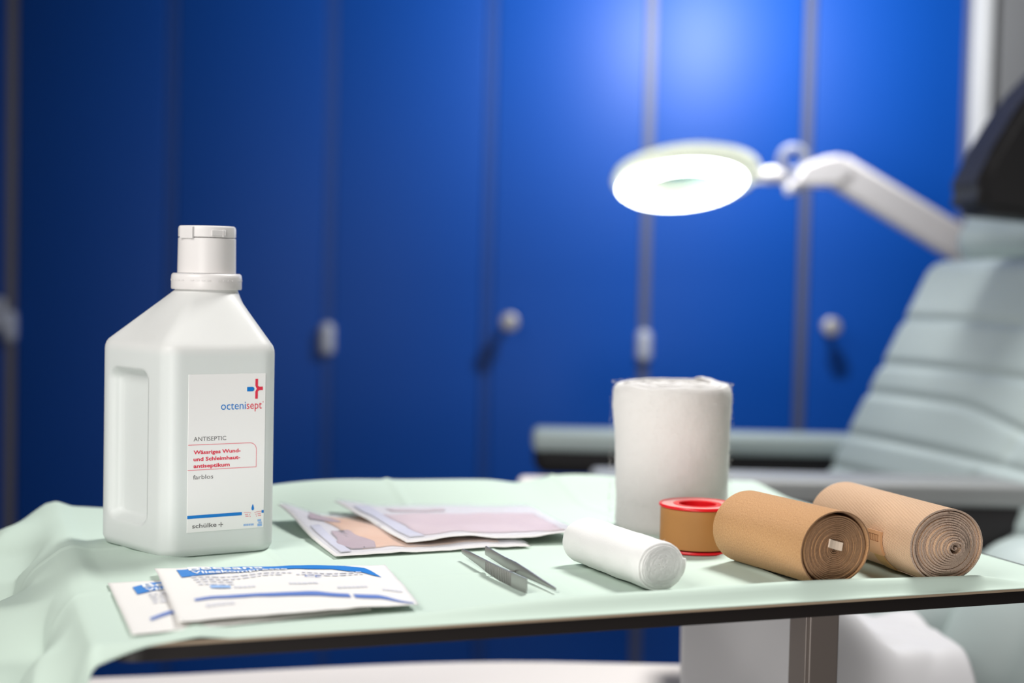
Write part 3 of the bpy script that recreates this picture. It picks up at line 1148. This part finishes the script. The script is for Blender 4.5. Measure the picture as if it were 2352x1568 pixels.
v, f = lathe([(RT - 0.0021, HT - 0.00025), (RT - 0.0021, HT - 0.00005), (0.0179, HT - 0.00005), (0.0179, HT - 0.00025)], 72, True)
sharp(obj('flange_face', v, f, M['redglare'], sp), 40)
v, f = lathe([(0.0150, 0.0005), (0.0150, HT), (0.0138, HT), (0.0138, 0.0005)], 64, True)
sharp(obj('core_sleeve', v, f, M['redplastic'], sp), 40)

# ---------------------------------------------------------------- tweezers
tw = thing('tweezers', 'steel dressing tweezers with ridged grip lying open on the drape', 'tweezers', (0.0, 0.0, 0.7996))


def blade(name, pts, m, parent):
    """pts: (x, y, half height, thickness, zc) along the arm; the blade stands on edge."""
    V, F = [], []
    for i, (x, y, hh, th, zc) in enumerate(pts):
        x0, y0 = pts[max(0, i - 1)][:2]
        x1, y1 = pts[min(len(pts) - 1, i + 1)][:2]
        d = Vector((x1 - x0, y1 - y0)).normalized()
        nx_, ny_ = -d.y * th / 2, d.x * th / 2
        for sx_, sz in ((-1, -1), (1, -1), (1, -0.6), (1, 0.6), (1, 1), (-1, 1), (-1, 0.6), (-1, -0.6)):
            q = 1.0 if abs(sz) < 0.9 else 0.55
            V.append((x + nx_ * sx_ * q, y + ny_ * sx_ * q, zc + hh * sz))
    for i in range(len(pts) - 1):
        for k in range(8):
            a, b = i * 8 + k, i * 8 + (k + 1) % 8
            F.append((a, b, b + 8, a + 8))
    F.append(tuple(reversed(range(8))))
    F.append(tuple(range((len(pts) - 1) * 8, len(pts) * 8)))
    return sharp(obj(name, V, F, m, parent), 50)


def lerp_pts(kn, n):
    out = []
    for i in range(n + 1):
        x = i / n * (len(kn) - 1)
        k = min(int(x), len(kn) - 2)
        g = x - k
        out.append(tuple(a * (1 - g) + b * g for a, b in zip(kn[k], kn[k + 1])))
    return out


# near arm: rounded end, widening into the ridged grip, cut square
near = [(-0.0312, 1.0425, 0.0016, 0.0013, 0.0058), (-0.0262, 1.0290, 0.0024, 0.0013, 0.0058), (-0.0193, 1.0090, 0.0030, 0.0014, 0.0058), (-0.0122, 0.9880, 0.0040, 0.0015, 0.0056),
        (-0.0040, 0.9680, 0.0046, 0.0015, 0.0052), (0.0050, 0.9490, 0.0048, 0.0014, 0.0050), (0.0125, 0.9345, 0.0048, 0.0013, 0.0049)]
far = [(-0.0150, 1.0460, 0.0032, 0.0012, 0.0060), (-0.0088, 1.0270, 0.0032, 0.0012, 0.0060), (-0.0022, 1.0080, 0.0034, 0.0013, 0.0058), (0.0060, 0.9900, 0.0036, 0.0014, 0.0054),
       (0.0140, 0.9740, 0.0028, 0.0014, 0.0044), (0.0220, 0.9570, 0.0018, 0.0013, 0.0034), (0.0308, 0.9380, 0.0009, 0.0010, 0.0026)]
blade('arm', lerp_pts(near, 24), M['steel'], tw)
blade('arm', lerp_pts(far, 24), M['steel'], tw)
# ridges across the near arm
V, F = [], []
gp = lerp_pts(near, 96)
for i in range(46, 78, 2):
    x, y, hh, th, zc = gp[i]
    d = (Vector(gp[i + 1][:2]) - Vector(gp[i - 1][:2])).normalized()
    nrm = Vector((d.y, -d.x))
    if nrm.x > 0:
        nrm = -nrm
    p = Vector((x, y)) + nrm * (th / 2)
    b = len(V)
    for a in (-0.00028, 0.00028):
        for o_ in (-0.0002, 0.0006):
            for sz in (-0.86, 0.86):
                q = p + d * a + nrm * o_
                V.append((q.x, q.y, zc + hh * sz))
    F += [(b, b + 2, b + 3, b + 1), (b + 4, b + 5, b + 7, b + 6), (b + 2, b + 6, b + 7, b + 3), (b + 1, b + 3, b + 7, b + 5), (b, b + 4, b + 6, b + 2)]
gr = obj('grip_ridges', V, F, M['steel'], tw)
gr['kind'] = 'stuff'
# riveted joint pin where the arms cross
v, f = tube([(-0.0128, 0.9895, 0.0030), (0.0062, 0.9895, 0.0030)], 0.0007, 10)
obj('joint_pin', v, f, M['steel'], tw, True)

# ---------------------------------------------------------------- flat packets


def bilin(c, u, v):
    return (c[0] * (1 - u) + c[1] * u) * (1 - v) + (c[3] * (1 - u) + c[2] * u) * v


def packet_surface(c, zb, h, wr, seed):
    c = [Vector((*p, 0)) for p in c]

    def surf(u, v, lift=0.0):
        p = bilin(c, u, v)
        uu, vv = max(0.0, min(1.0, u)), max(0.0, min(1.0, v))
        e = min(sstep(0, 0.17, uu), sstep(0, 0.17, 1 - uu), sstep(0, 0.2, vv), sstep(0, 0.2, 1 - vv))
        k = max(0.0, sin(pi * uu)) ** 0.6 * max(0.0, sin(pi * vv)) ** 0.6
        z = zb + h * k * (0.4 + 0.6 * e)
        z += wr * (0.6 + 0.8 * e) * noise.noise(Vector((u * 4.3 + seed, v * 3.1, seed)))
        z += wr * 0.5 * noise.noise(Vector((u * 11 + seed, v * 6, seed + 3)))
        return Vector((p.x, p.y, z + lift))
    return surf


def pouch(name, surf, m, parent, zb, n=(46, 34), zlow=None, ragged=0.0):
    V, F = [], []
    nu, nv = n
    for k in (1, 0):
        for i in range(nu + 1):
            for j in range(nv + 1):
                u, v = i / nu, j / nv
                q = surf(u, v, 0.0)
                if ragged and (i in (0, nu) or j in (0, nv)):
                    q = q + Vector((ragged * noise.noise(Vector((u * 60, v * 60, 1))), ragged * noise.noise(Vector((u * 60, v * 60, 7))), 0))
                if k == 0:
                    edge = min(u, 1 - u, v, 1 - v)
                    lo = zb if zlow is None else zlow(u, v)
                    q = Vector((q.x, q.y, min(q.z - 0.00025, lo + (q.z - 0.00025 - lo) * (1 - sstep(0, 0.15, edge)))))
                V.append(q)
    s_ = (nu + 1) * (nv + 1)

    def idx(k, i, j):
        return k * s_ + i * (nv + 1) + j
    for i in range(nu):
        for j in range(nv):
            F.append((idx(0, i, j), idx(0, i, j + 1), idx(0, i + 1, j + 1), idx(0, i + 1, j)))
            F.append((idx(1, i, j), idx(1, i + 1, j), idx(1, i + 1, j + 1), idx(1, i, j + 1)))
    for i in range(nu):
        F.append((idx(0, i, 0), idx(0, i + 1, 0), idx(1, i + 1, 0), idx(1, i, 0)))
        F.append((idx(0, i + 1, nv), idx(0, i, nv), idx(1, i, nv), idx(1, i + 1, nv)))
    for j in range(nv):
        F.append((idx(0, 0, j + 1), idx(0, 0, j), idx(1, 0, j), idx(1, 0, j + 1)))
        F.append((idx(0, nu, j), idx(0, nu, j + 1), idx(1, nu, j + 1), idx(1, nu, j)))
    return obj(name, V, F, m, parent, True)


def uvf(surf):
    """lettering runs with v downwards on the packet"""
    return lambda u, v, l=0.0: surf(u, -v, l)


PK = 'compress packets on the drape'
for which in ('rear', 'front'):
    if which == 'front':
        sf = packet_surface([(-0.2273, 0.9655), (-0.0808, 0.9942), (-0.0514, 0.8810), (-0.1797, 0.8209)], 0.8042, 0.0022, 0.0013, 2.3)
        pk = thing('compress_packet', 'upper white paper compress packet with full blue header band, lying in front of the bottle', 'packet', (0, 0, 0), group=PK)
        pouch('wrapper', sf, M['paper'], pk, 0.8035, ragged=0.0006)
    else:
        sf = packet_surface([(-0.2490, 0.9339), (-0.1108, 0.9839), (-0.0784, 0.8744), (-0.2008, 0.8034)], 0.8008, 0.0016, 0.0006, 8.1)
        pk = thing('compress_packet', 'lower white paper compress packet, mostly covered by the upper packet', 'packet', (0, 0, 0), group=PK)
        pouch('wrapper', sf, M['paper'], pk, 0.7996, ragged=0.0004)
    lf_ = 0.0005
    if which == 'front':
        strip('header_band', [(0.084, 0.081), (0.30, 0.025), (0.488, 0.015), (0.66, 0.02), (0.817, 0.045), (0.89, 0.12), (0.932, 0.368)],
              [(0.091, 0.250), (0.25, 0.20), (0.43, 0.165), (0.585, 0.15), (0.74, 0.17), (0.859, 0.255), (0.932, 0.372)], sf, M['blueink'], pk, 60, lf_)
        lettering([('Beesana', 0.135, 0.455, -0.112, 0.085, 0.015)], uvf(sf), M['whiteink'], pk, lift=lf_ + 0.0003)
        lettering([('Vlieskompresse', 0.14, 0.545, -0.195, 0.062, 0.015)], uvf(sf), M['whiteink'], pk, lift=lf_ + 0.0003)
        strip('blue_stripe', [(0.093, 0.700), (0.20, 0.655), (0.414, 0.66), (0.60, 0.71), (0.728, 0.775)], [(0.098, 0.735), (0.20, 0.715), (0.414, 0.725), (0.60, 0.775), (0.731, 0.835)], sf, M['navyink'], pk, 40, lf_)
        strip('blue_stripe', [(0.745, 0.785), (0.85, 0.83), (0.978, 0.965)], [(0.748, 0.845), (0.85, 0.885), (0.982, 0.995)], sf, M['navyink'], pk, 24, lf_)
        rows = []
        for r_, (u0, u1, v) in enumerate(((0.13, 0.56, 0.245), (0.135, 0.50, 0.295), (0.14, 0.30, 0.345), (0.145, 0.27, 0.40), (0.60, 0.84, 0.24), (0.57, 0.86, 0.285))):
            u = u0
            while u < u1:
                wd = random.uniform(0.012, 0.03)
                rows.append([(u, v), (u + wd, v), (u + wd, v + 0.026), (u, v + 0.026)])
                u += wd + 0.008
        polys('small_print', rows, sf, M['softink'], pk, lf_)['kind'] = 'stuff'
        rows = []
        for u0, u1, v in ((0.284, 0.37, 0.455), (0.513, 0.63, 0.475), (0.70, 0.82, 0.62), (0.885, 0.965, 0.70), (0.13, 0.235, 0.79)):
            u = u0
            while u < u1:
                wd = random.uniform(0.010, 0.02)
                rows.append([(u, v), (u + wd, v + 0.006), (u + wd, v + 0.046), (u, v + 0.04)])
                u += wd + 0.005
        polys('batch_print', rows, sf, M['softink'], pk, lf_)['kind'] = 'stuff'
        polys('symbol_block', [[(0.187, 0.44), (0.27, 0.445), (0.27, 0.50), (0.187, 0.495)]], sf, M['paleblue'], pk, lf_)
        lettering([('CE', 0.60, 0.67, -0.36, 0.04, 0.0)], uvf(sf), M['navyink'], pk, 'conformity_mark', lf_ + 0.0001)
    else:
        strip('header_band', [(0.088, 0.150), (0.175, 0.070), (0.40, 0.04)], [(0.093, 0.315), (0.170, 0.250), (0.40, 0.20)], sf, M['blueink'], pk, 24, lf_)
        lettering([('Beesana', 0.130, 0.45, -0.178, 0.085, 0.015)], uvf(sf), M['whiteink'], pk, lift=lf_ + 0.0003)
        lettering([('Vlieskompresse', 0.132, 0.54, -0.262, 0.062, 0.015)], uvf(sf), M['whiteink'], pk, lift=lf_ + 0.0003)
        strip('blue_stripe', [(0.092, 0.785), (0.175, 0.700), (0.40, 0.66)], [(0.095, 0.825), (0.177, 0.755), (0.40, 0.72)], sf, M['navyink'], pk, 20, lf_)
        rows = []
        for v in (0.32, 0.38, 0.44, 0.50):
            u = 0.135
            while u < 0.30:
                wd = random.uniform(0.012, 0.03)
                rows.append([(u, v), (u + wd, v - .008), (u + wd, v + 0.022), (u, v + 0.03)])
                u += wd + 0.008
        polys('small_print', rows, sf, M['softink'], pk, lf_)['kind'] = 'stuff'

# clear faced dressing pouches at the back
PG = 'sterile pouches behind the tweezers'
for which in ('under', 'over'):
    if which == 'under':
        c = [(-0.1836, 1.1930), (-0.0470, 1.2450), (0.0173, 1.0926), (-0.1190, 1.0368)]
        zb, h, seed = 0.8012, 0.0022, 4.4
        lab_, pm = 'peach dressing in a white-edged pouch, partly under the mauve one', M['peach']
    else:
        c = [(-0.1436, 1.2300), (0.0175, 1.2500), (0.0560, 1.1200), (-0.0723, 1.0730)]
        zb, h, seed = 0.8052, 0.0026, 6.2
        lab_, pm = 'mauve dressing in a clear-faced pouch lying across the peach one', M['mauve']
    s0 = packet_surface(c, zb, h, 0.0016, seed)

    def sf(u, v, lift=0.0, s0=s0, which=which):
        q = s0(u, v, lift)
        if which == 'under':
            q.z += 0.010 * bell(u, 0.0, 0.16) * bell(v, 0.0, 0.5)
        else:
            q.z += 0.004 * bell(u, 0.0, 0.12) * (1 - v) + 0.003 * bell(v, 1.0, 0.12) * sin(5 * u) ** 2
        return q
    t = thing('sterile_pouch', lab_, 'packet', group=PG)
    pouch('backing', sf, M['paper'], t, zb, (40, 30), ragged=0.0004)
    V, F = [], []

    def panel(name, u0, u1, v0, v1, lift, m, n=24, wob_=0.0):
        V, F = [], []
        for k in (1, 0):
            for i in range(n + 1):
                for j in range(n + 1):
                    u, v = u0 + (u1 - u0) * i / n, v0 + (v1 - v0) * j / n
                    if wob_:
                        u += wob_ * noise.noise(Vector((v * 7, 3.0, seed))) * (1 if i > n / 2 else -1)
                        v += wob_ * noise.noise(Vector((u * 7, 9.0, seed))) * (1 if j > n / 2 else -1)
                    V.append(sf(u, v, lift if k else lift - 0.0005))
        s_ = (n + 1) ** 2
        for i in range(n):
            for j in range(n):
                a = i * (n + 1) + j
                F.append((a, a + 1, a + n + 2, a + n + 1))
                F.append((s_ + a, s_ + a + n + 1, s_ + a + n + 2, s_ + a + 1))
        for i in range(n):
            for a, b in ((i * (n + 1), (i + 1) * (n + 1)), ((i + 1) * (n + 1) + n, i * (n + 1) + n)):
                F.append((a, b, s_ + b, s_ + a))
            for a, b in ((i + 1, i), (n * (n + 1) + i, n * (n + 1) + i + 1)):
                F.append((a, b, s_ + b, s_ + a))
        return obj(name, V, F, m, t, True)
    if which == 'under':
        panel('dressing', 0.16, 0.88, 0.14, 0.90, 0.0008, pm, wob_=0.03)
        panel('printed_patch', 0.10, 0.24, 0.55, 0.90, 0.0013, M['mauvedark'], 12, 0.04)
        panel('printed_patch', 0.10, 0.22, 0.16, 0.34, 0.0013, M['mauvedark'], 12, 0.05)
        panel('lilac_band', 0.045, 0.095, 0.45, 0.95, 0.0012, M['lilac'], 10)
    else:
        panel('dressing', 0.14, 0.93, 0.34, 0.90, 0.0008, pm, wob_=0.02)
        panel('printed_line', 0.2, 0.5, 0.20, 0.26, 0.0009, M['mauve'], 10, 0.03)
        panel('lilac_band', 0.05, 0.13, 0.16, 0.93, 0.0011, M['lilac'], 10)
    panel('clear_film', 0.01, 0.99, 0.01, 0.99, 0.0022, M['film'], 30)

# ---------------------------------------------------------------- magnifier lamp
lamp = thing('magnifier_lamp', 'white magnifier lamp with glowing ring on a bent arm above the chair', 'lamp', (0.86, 2.48, 0.0))
LO = Vector((0.86, 2.48, 0.0))
hd = Matrix.Translation(Vector((0.268, 2.45, 1.1560)) - LO) @ Matrix.Rotation(radians(-3.8), 4, 'Y') @ Matrix.Rotation(radians(-18.5), 4, 'X')


def put(o, mx):
    o.matrix_local = mx
    return o


v, f = lathe([(0.0555, 0.004), (0.058, -0.006), (0.062, -0.010), (0.104, -0.010), (0.116, -0.002), (0.120, 0.004), (0.117, 0.012), (0.100, 0.020), (0.062, 0.022), (0.0555, 0.018)], 72, True)
put(sharp(obj('head_ring', v, f, M['ringgrey'], lamp), 50), hd @ Matrix.Translation((0.009, 0, 0)))
v, f = lathe([(0.062, -0.0102), (0.066, -0.0150), (0.096, -0.0150), (0.1020, -0.0102)], 72, True)
put(obj('light_ring', v, f, M['glow'], lamp, True), hd)
v, f = lathe([(0.0, 0.004), (0.03, 0.0045), (0.0553, 0.008), (0.0553, 0.011), (0.03, 0.0145), (0.0, 0.016)], 64)
put(obj('lens', v, f, M['lens'], lamp, True), hd @ Matrix.Translation((0.009, 0, 0)))
# yoke, clear handle, bracket, arm
v, f = tube([Vector((0.385, 2.45, 1.1625)) - LO, Vector((0.412, 2.45, 1.1660)) - LO, Vector((0.440, 2.45, 1.1640)) - LO], [0.010, 0.014, 0.012], 12)
obj('swivel', v, f, M['white'], lamp, True)
rc = Vector((0.4475, 2.445, 1.190)) - LO
v, f = tube([rc + Vector((0.019 * cos(a), 0, 0.019 * sin(a))) for a in [2 * pi * k / 24 for k in range(24)]], 0.0085, 8, True)
obj('grip_loop', v, f, M['clearring'], lamp, True)
v, f = tube([Vector((0.445, 2.45, 1.155)) - LO, Vector((0.450, 2.45, 1.138)) - LO], 0.013, 12)
obj('wing_nut', v, f, M['white'], lamp, True)


def prism(name, pts, y0, y1, m, parent, r=0.006):
    n = len(pts)
    bm = bmesh.new()
    va = [bm.verts.new((x, y0, z)) for x, z in pts]
    vb_ = [bm.verts.new((x, y1, z)) for x, z in pts]
    bm.faces.new(va)
    bm.faces.new(list(reversed(vb_)))
    for i in range(n):
        bm.faces.new((va[(i + 1) % n], va[i], vb_[i], vb_[(i + 1) % n]))
    bmesh.ops.recalc_face_normals(bm, faces=bm.faces)
    if r:
        bmesh.ops.bevel(bm, geom=list(bm.edges), offset=r, segments=3, affect='EDGES', clamp_overlap=True)
    me = bpy.data.meshes.new(name)
    bm.to_mesh(me)
    bm.free()
    me.materials.append(m)
    o = bpy.data.objects.new(name, me)
    COL.objects.link(o)
    o.parent = parent
    return sharp(o, 40)


X, Z = LO.x, 0
prism('bracket', [(0.442 - X, 1.150), (0.462 - X, 1.183), (0.492 - X, 1.196), (0.524 - X, 1.201), (0.545 - X, 1.175), (0.520 - X, 1.150), (0.470 - X, 1.148)], -0.052, -0.008, M['white'], lamp, 0.005)
prism('arm', [(0.508 - X, 1.190), (0.527 - X, 1.201), (0.880 - X, 1.003), (0.870 - X, 0.945), (0.505 - X, 1.152)], -0.050, -0.010, M['white'], lamp, 0.006)
v, f = tube([(0, 0, 0.02), (0, 0, 1.0)], 0.017, 16)
sharp(obj('pole', v, f, M['white'], lamp), 50)
v, f = lathe([(0.0, 0.0), (0.15, 0.0), (0.155, 0.006), (0.15, 0.02), (0.03, 0.035), (0.0, 0.035)], 40)
sharp(obj('base', v, f, M['white'], lamp), 50)

# ---------------------------------------------------------------- treatment chair
chair = thing('treatment_chair', 'reclined treatment chair in grey-green vinyl with black armrests', 'chair', (0.62, 1.90, 0))
CO = Vector((0.62, 1.90, 0))
ew = Vector((0.28, -0.96, 0)).normalized()
fw = Vector((-0.96, -0.28, 0)).normalized()
th = radians(27.5)
eu = -fw * sin(th) + Vector((0, 0, cos(th)))
en = fw * cos(th) + Vector((0, 0, sin(th)))
BLc = Vector((0.4241, 2.1, 0.7112))            # far lower corner seen in the picture plane of the backrest


def frame(o, ex, ey, ez, org):
    m = Matrix.Identity(4)
    for i, e in enumerate((ex, ey, ez)):
        for k in range(3):
            m[k][i] = e[k]
    for k in range(3):
        m[k][3] = org[k] - CO[k]
    o.matrix_local = m
    return o


BW, BH, BT = 0.52, 0.52, 0.10
Y0 = 0.15                                      # how far the backrest goes on below the visible corner


def groove(q):
    if q.z > 0.02:
        x, y = q.x + BW / 2, q.y + BH / 2 - Y0
        for h0, bow in ((0.265, 0.0), (0.195, 0.0), (0.150, 0.022), (0.085, 0.0), (0.035, 0.02)):
            yy = h0 + bow * sstep(0.25, 0.45, x) * -1
            q = Vector((q.x, q.y, q.z - 0.0045 * bell(y, yy, 0.0055)))
        for x0, ya, yb in ((0.40, 0.085, 0.19), (0.36, -0.02, 0.08)):
            if ya < y < yb:
                q = Vector((q.x, q.y, q.z - 0.004 * bell(x, x0, 0.006) * sstep(ya, ya + .02, y) * sstep(yb, yb - .02, y)))
        q = Vector((q.x, q.y, q.z + 0.012 * (1 - (2 * q.x / BW) ** 2)))
    return q


v, f = rbox((BW, BH, BT), 0.034, (70, 110, 2), groove, 6)
frame(obj('backrest', v, f, M['teal'], chair, True), ew, eu, en, BLc + ew * (BW / 2) + eu * (BH / 2 - Y0) - en * (BT / 2))
v, f = rbox((BW - 0.02, BH - 0.03, 0.03), 0.012)
frame(obj('back_shell', v, f, M['black'], chair, True), ew, eu, en, BLc + ew * (BW / 2) + eu * (BH / 2 - Y0 - 0.01) - en * (BT + 0.008))
# headrest: pad with black side shell
HB = BLc + eu * (BH - Y0 + 0.015)


def head_disp(q):
    return q


v, f = rbox((0.42, 0.11, 0.085), 0.036, (6, 6, 2), None, 5)
frame(obj('headrest', v, f, M['teal'], chair, True), ew, eu, en, HB + ew * 0.225 + eu * 0.045 - en * 0.05)

# armrests: far one behind the padding roll, near one in front of the backrest


def armrest(x0, x1, y, wd, ztop, tpad, tlow, padm, capm=None, inset=0.0):
    L_ = x1 - x0
    a = box('armrest', (L_, wd, tlow), min(tlow, wd) * 0.42, M['black'], chair, Vector(((x0 + x1) / 2, y, ztop - tpad - tlow / 2 + 0.004)) - CO, k=5)
    b = box('arm_pad', (L_ + 0.004, wd + 0.006, tpad + 0.012), tpad * 0.6, padm, a, (0, 0, tlow / 2 + tpad / 2 - 0.004 - 0.006), k=5)
    return a


armrest(0.035, 0.56, 2.19, 0.075, 0.7735, 0.018, 0.050, M['teal'])
na = armrest(0.095, 0.93, 1.70, 0.085, 0.7775, 0.014, 0.085, M['armgrey'])
v, f = rbox((0.09, 0.07, 0.020), 0.008, (1, 1, 1), None, 4)
place(obj('end_cap', v, f, M['sheet'], na, True), (-0.4575, 0, 0.0315))
# seat and its front bolster
box('seat', (0.46, 0.50, 0.14), 0.055, M['teal'], chair, Vector((0.64, 1.93, 0.600)) - CO, (0, radians(4), 0), (4, 4, 1), None, 6)
v, f = rbox((0.24, 0.40, 0.15), 0.070, (3, 4, 2), None, 6)
place(obj('leg_cushion', v, f, M['teal'], chair, True), Vector((0.470, 1.80, 0.6120)) - CO, (0, radians(-22), 0))
box('side_bolster', (0.22, 0.14, 0.20), 0.06, M['teal'], chair, Vector((0.585, 1.60, 0.610)) - CO, (0, radians(28), 0), (2, 2, 2), None, 6)
box('under_frame', (0.42, 0.30, 0.10), 0.02, M['black'], chair, Vector((0.66, 1.92, 0.520)) - CO)
box('lift_column', (0.20, 0.22, 0.40), 0.03, M['black'], chair, Vector((0.70, 1.95, 0.245)) - CO)
box('base_plate', (0.62, 0.46, 0.06), 0.02, M['black'], chair, Vector((0.66, 1.94, 0.03)) - CO)

# headrest shell: dark wing on the near side of the headrest
hs = [(0.566, 1.085), (0.556, 1.112), (0.570, 1.150), (0.592, 1.190), (0.615, 1.228), (0.680, 1.300), (0.94, 1.34), (0.94, 1.075), (0.70, 1.075)]
sh = prism('head_wing', [(x - CO.x, z) for x, z in hs], 1.83 - CO.y, 1.96 - CO.y, M['black'], chair, 0.012)
v, f = lathe([(0.0, 0.0), (0.012, 0.0), (0.014, 0.003), (0.012, 0.006), (0.0, 0.007)], 20)
bt = obj('button', [(x, -z, y) for x, y, z in v], f, M['brass'], sh, True)
bt.location = (0.636 - CO.x + 0.0, 1.8295 - CO.y, 1.112)

# ---------------------------------------------------------------- white footstool with crumpled sheet under the table
stool = thing('padded_footstool', 'low white padded footstool behind and below the table', 'stool', (-0.09, 1.32, 0))
v, f = rbox((1.00, 0.37, 0.13), 0.055, (20, 6, 1), lambda q: Vector((q.x, q.y, q.z + (0.030 * sstep(-0.45, 0.15, q.x) - 0.026 - 0.10 * (0.185 - q.y) if q.z > 0 else 0))), 6)
place(obj('cushion', v, f, M['sheet'], stool, True), (0, 0, 0.556))
box('frame', (0.8, 0.28, 0.05), 0.012, M['white'], stool, (0, 0, 0.4655))
for sx_ in (-0.34, 0.34):
    for sy_ in (-0.11, 0.11):
        v, f = tube([(sx_, sy_, 0.0), (sx_, sy_, 0.442)], 0.018, 14)
        sharp(obj('leg', v, f, M['white'], stool), 50)

# crumpled paper sheet
V, F = [], []
nx_, ny_ = 70, 46
for i in range(nx_ + 1):
    for j in range(ny_ + 1):
        g, h = i / nx_, j / ny_
        x = 0.150 + 0.265 * g
        y = 1.27 + 0.20 * h
        z = 0.612 + (0.105 - 0.045 * sstep(0.50, 0.75, g)) * sstep(-0.05, 0.34 + 0.10 * sin(7 * g), h) + 0.018 * bell(g, 0.38 - 0.25 * h, 0.10) * sstep(0.0, 0.3, h) + 0.016 * abs(noise.noise(Vector((g * 2.4, h * 2.0, 4.0)))) + 0.004 * abs(noise.noise(Vector((g * 6, h * 5, 1.0))))
        V.append((x + 0.035 * h * (1 if g < 0.5 else -1) * abs(g - 0.5), y + 0.012 * sin(5 * g), z))
for i in range(nx_):
    for j in range(ny_):
        a = i * (ny_ + 1) + j
        F.append((a, a + ny_ + 1, a + ny_ + 2, a + 1))
cs_ = obj('paper_sheet', V, F, M['crumple'], None, True)
m_ = cs_.modifiers.new('thickness', 'SOLIDIFY')
m_.thickness = 0.0006
m_.offset = 1
tag(cs_, 'crumpled white paper sheet beside the table column', 'paper')
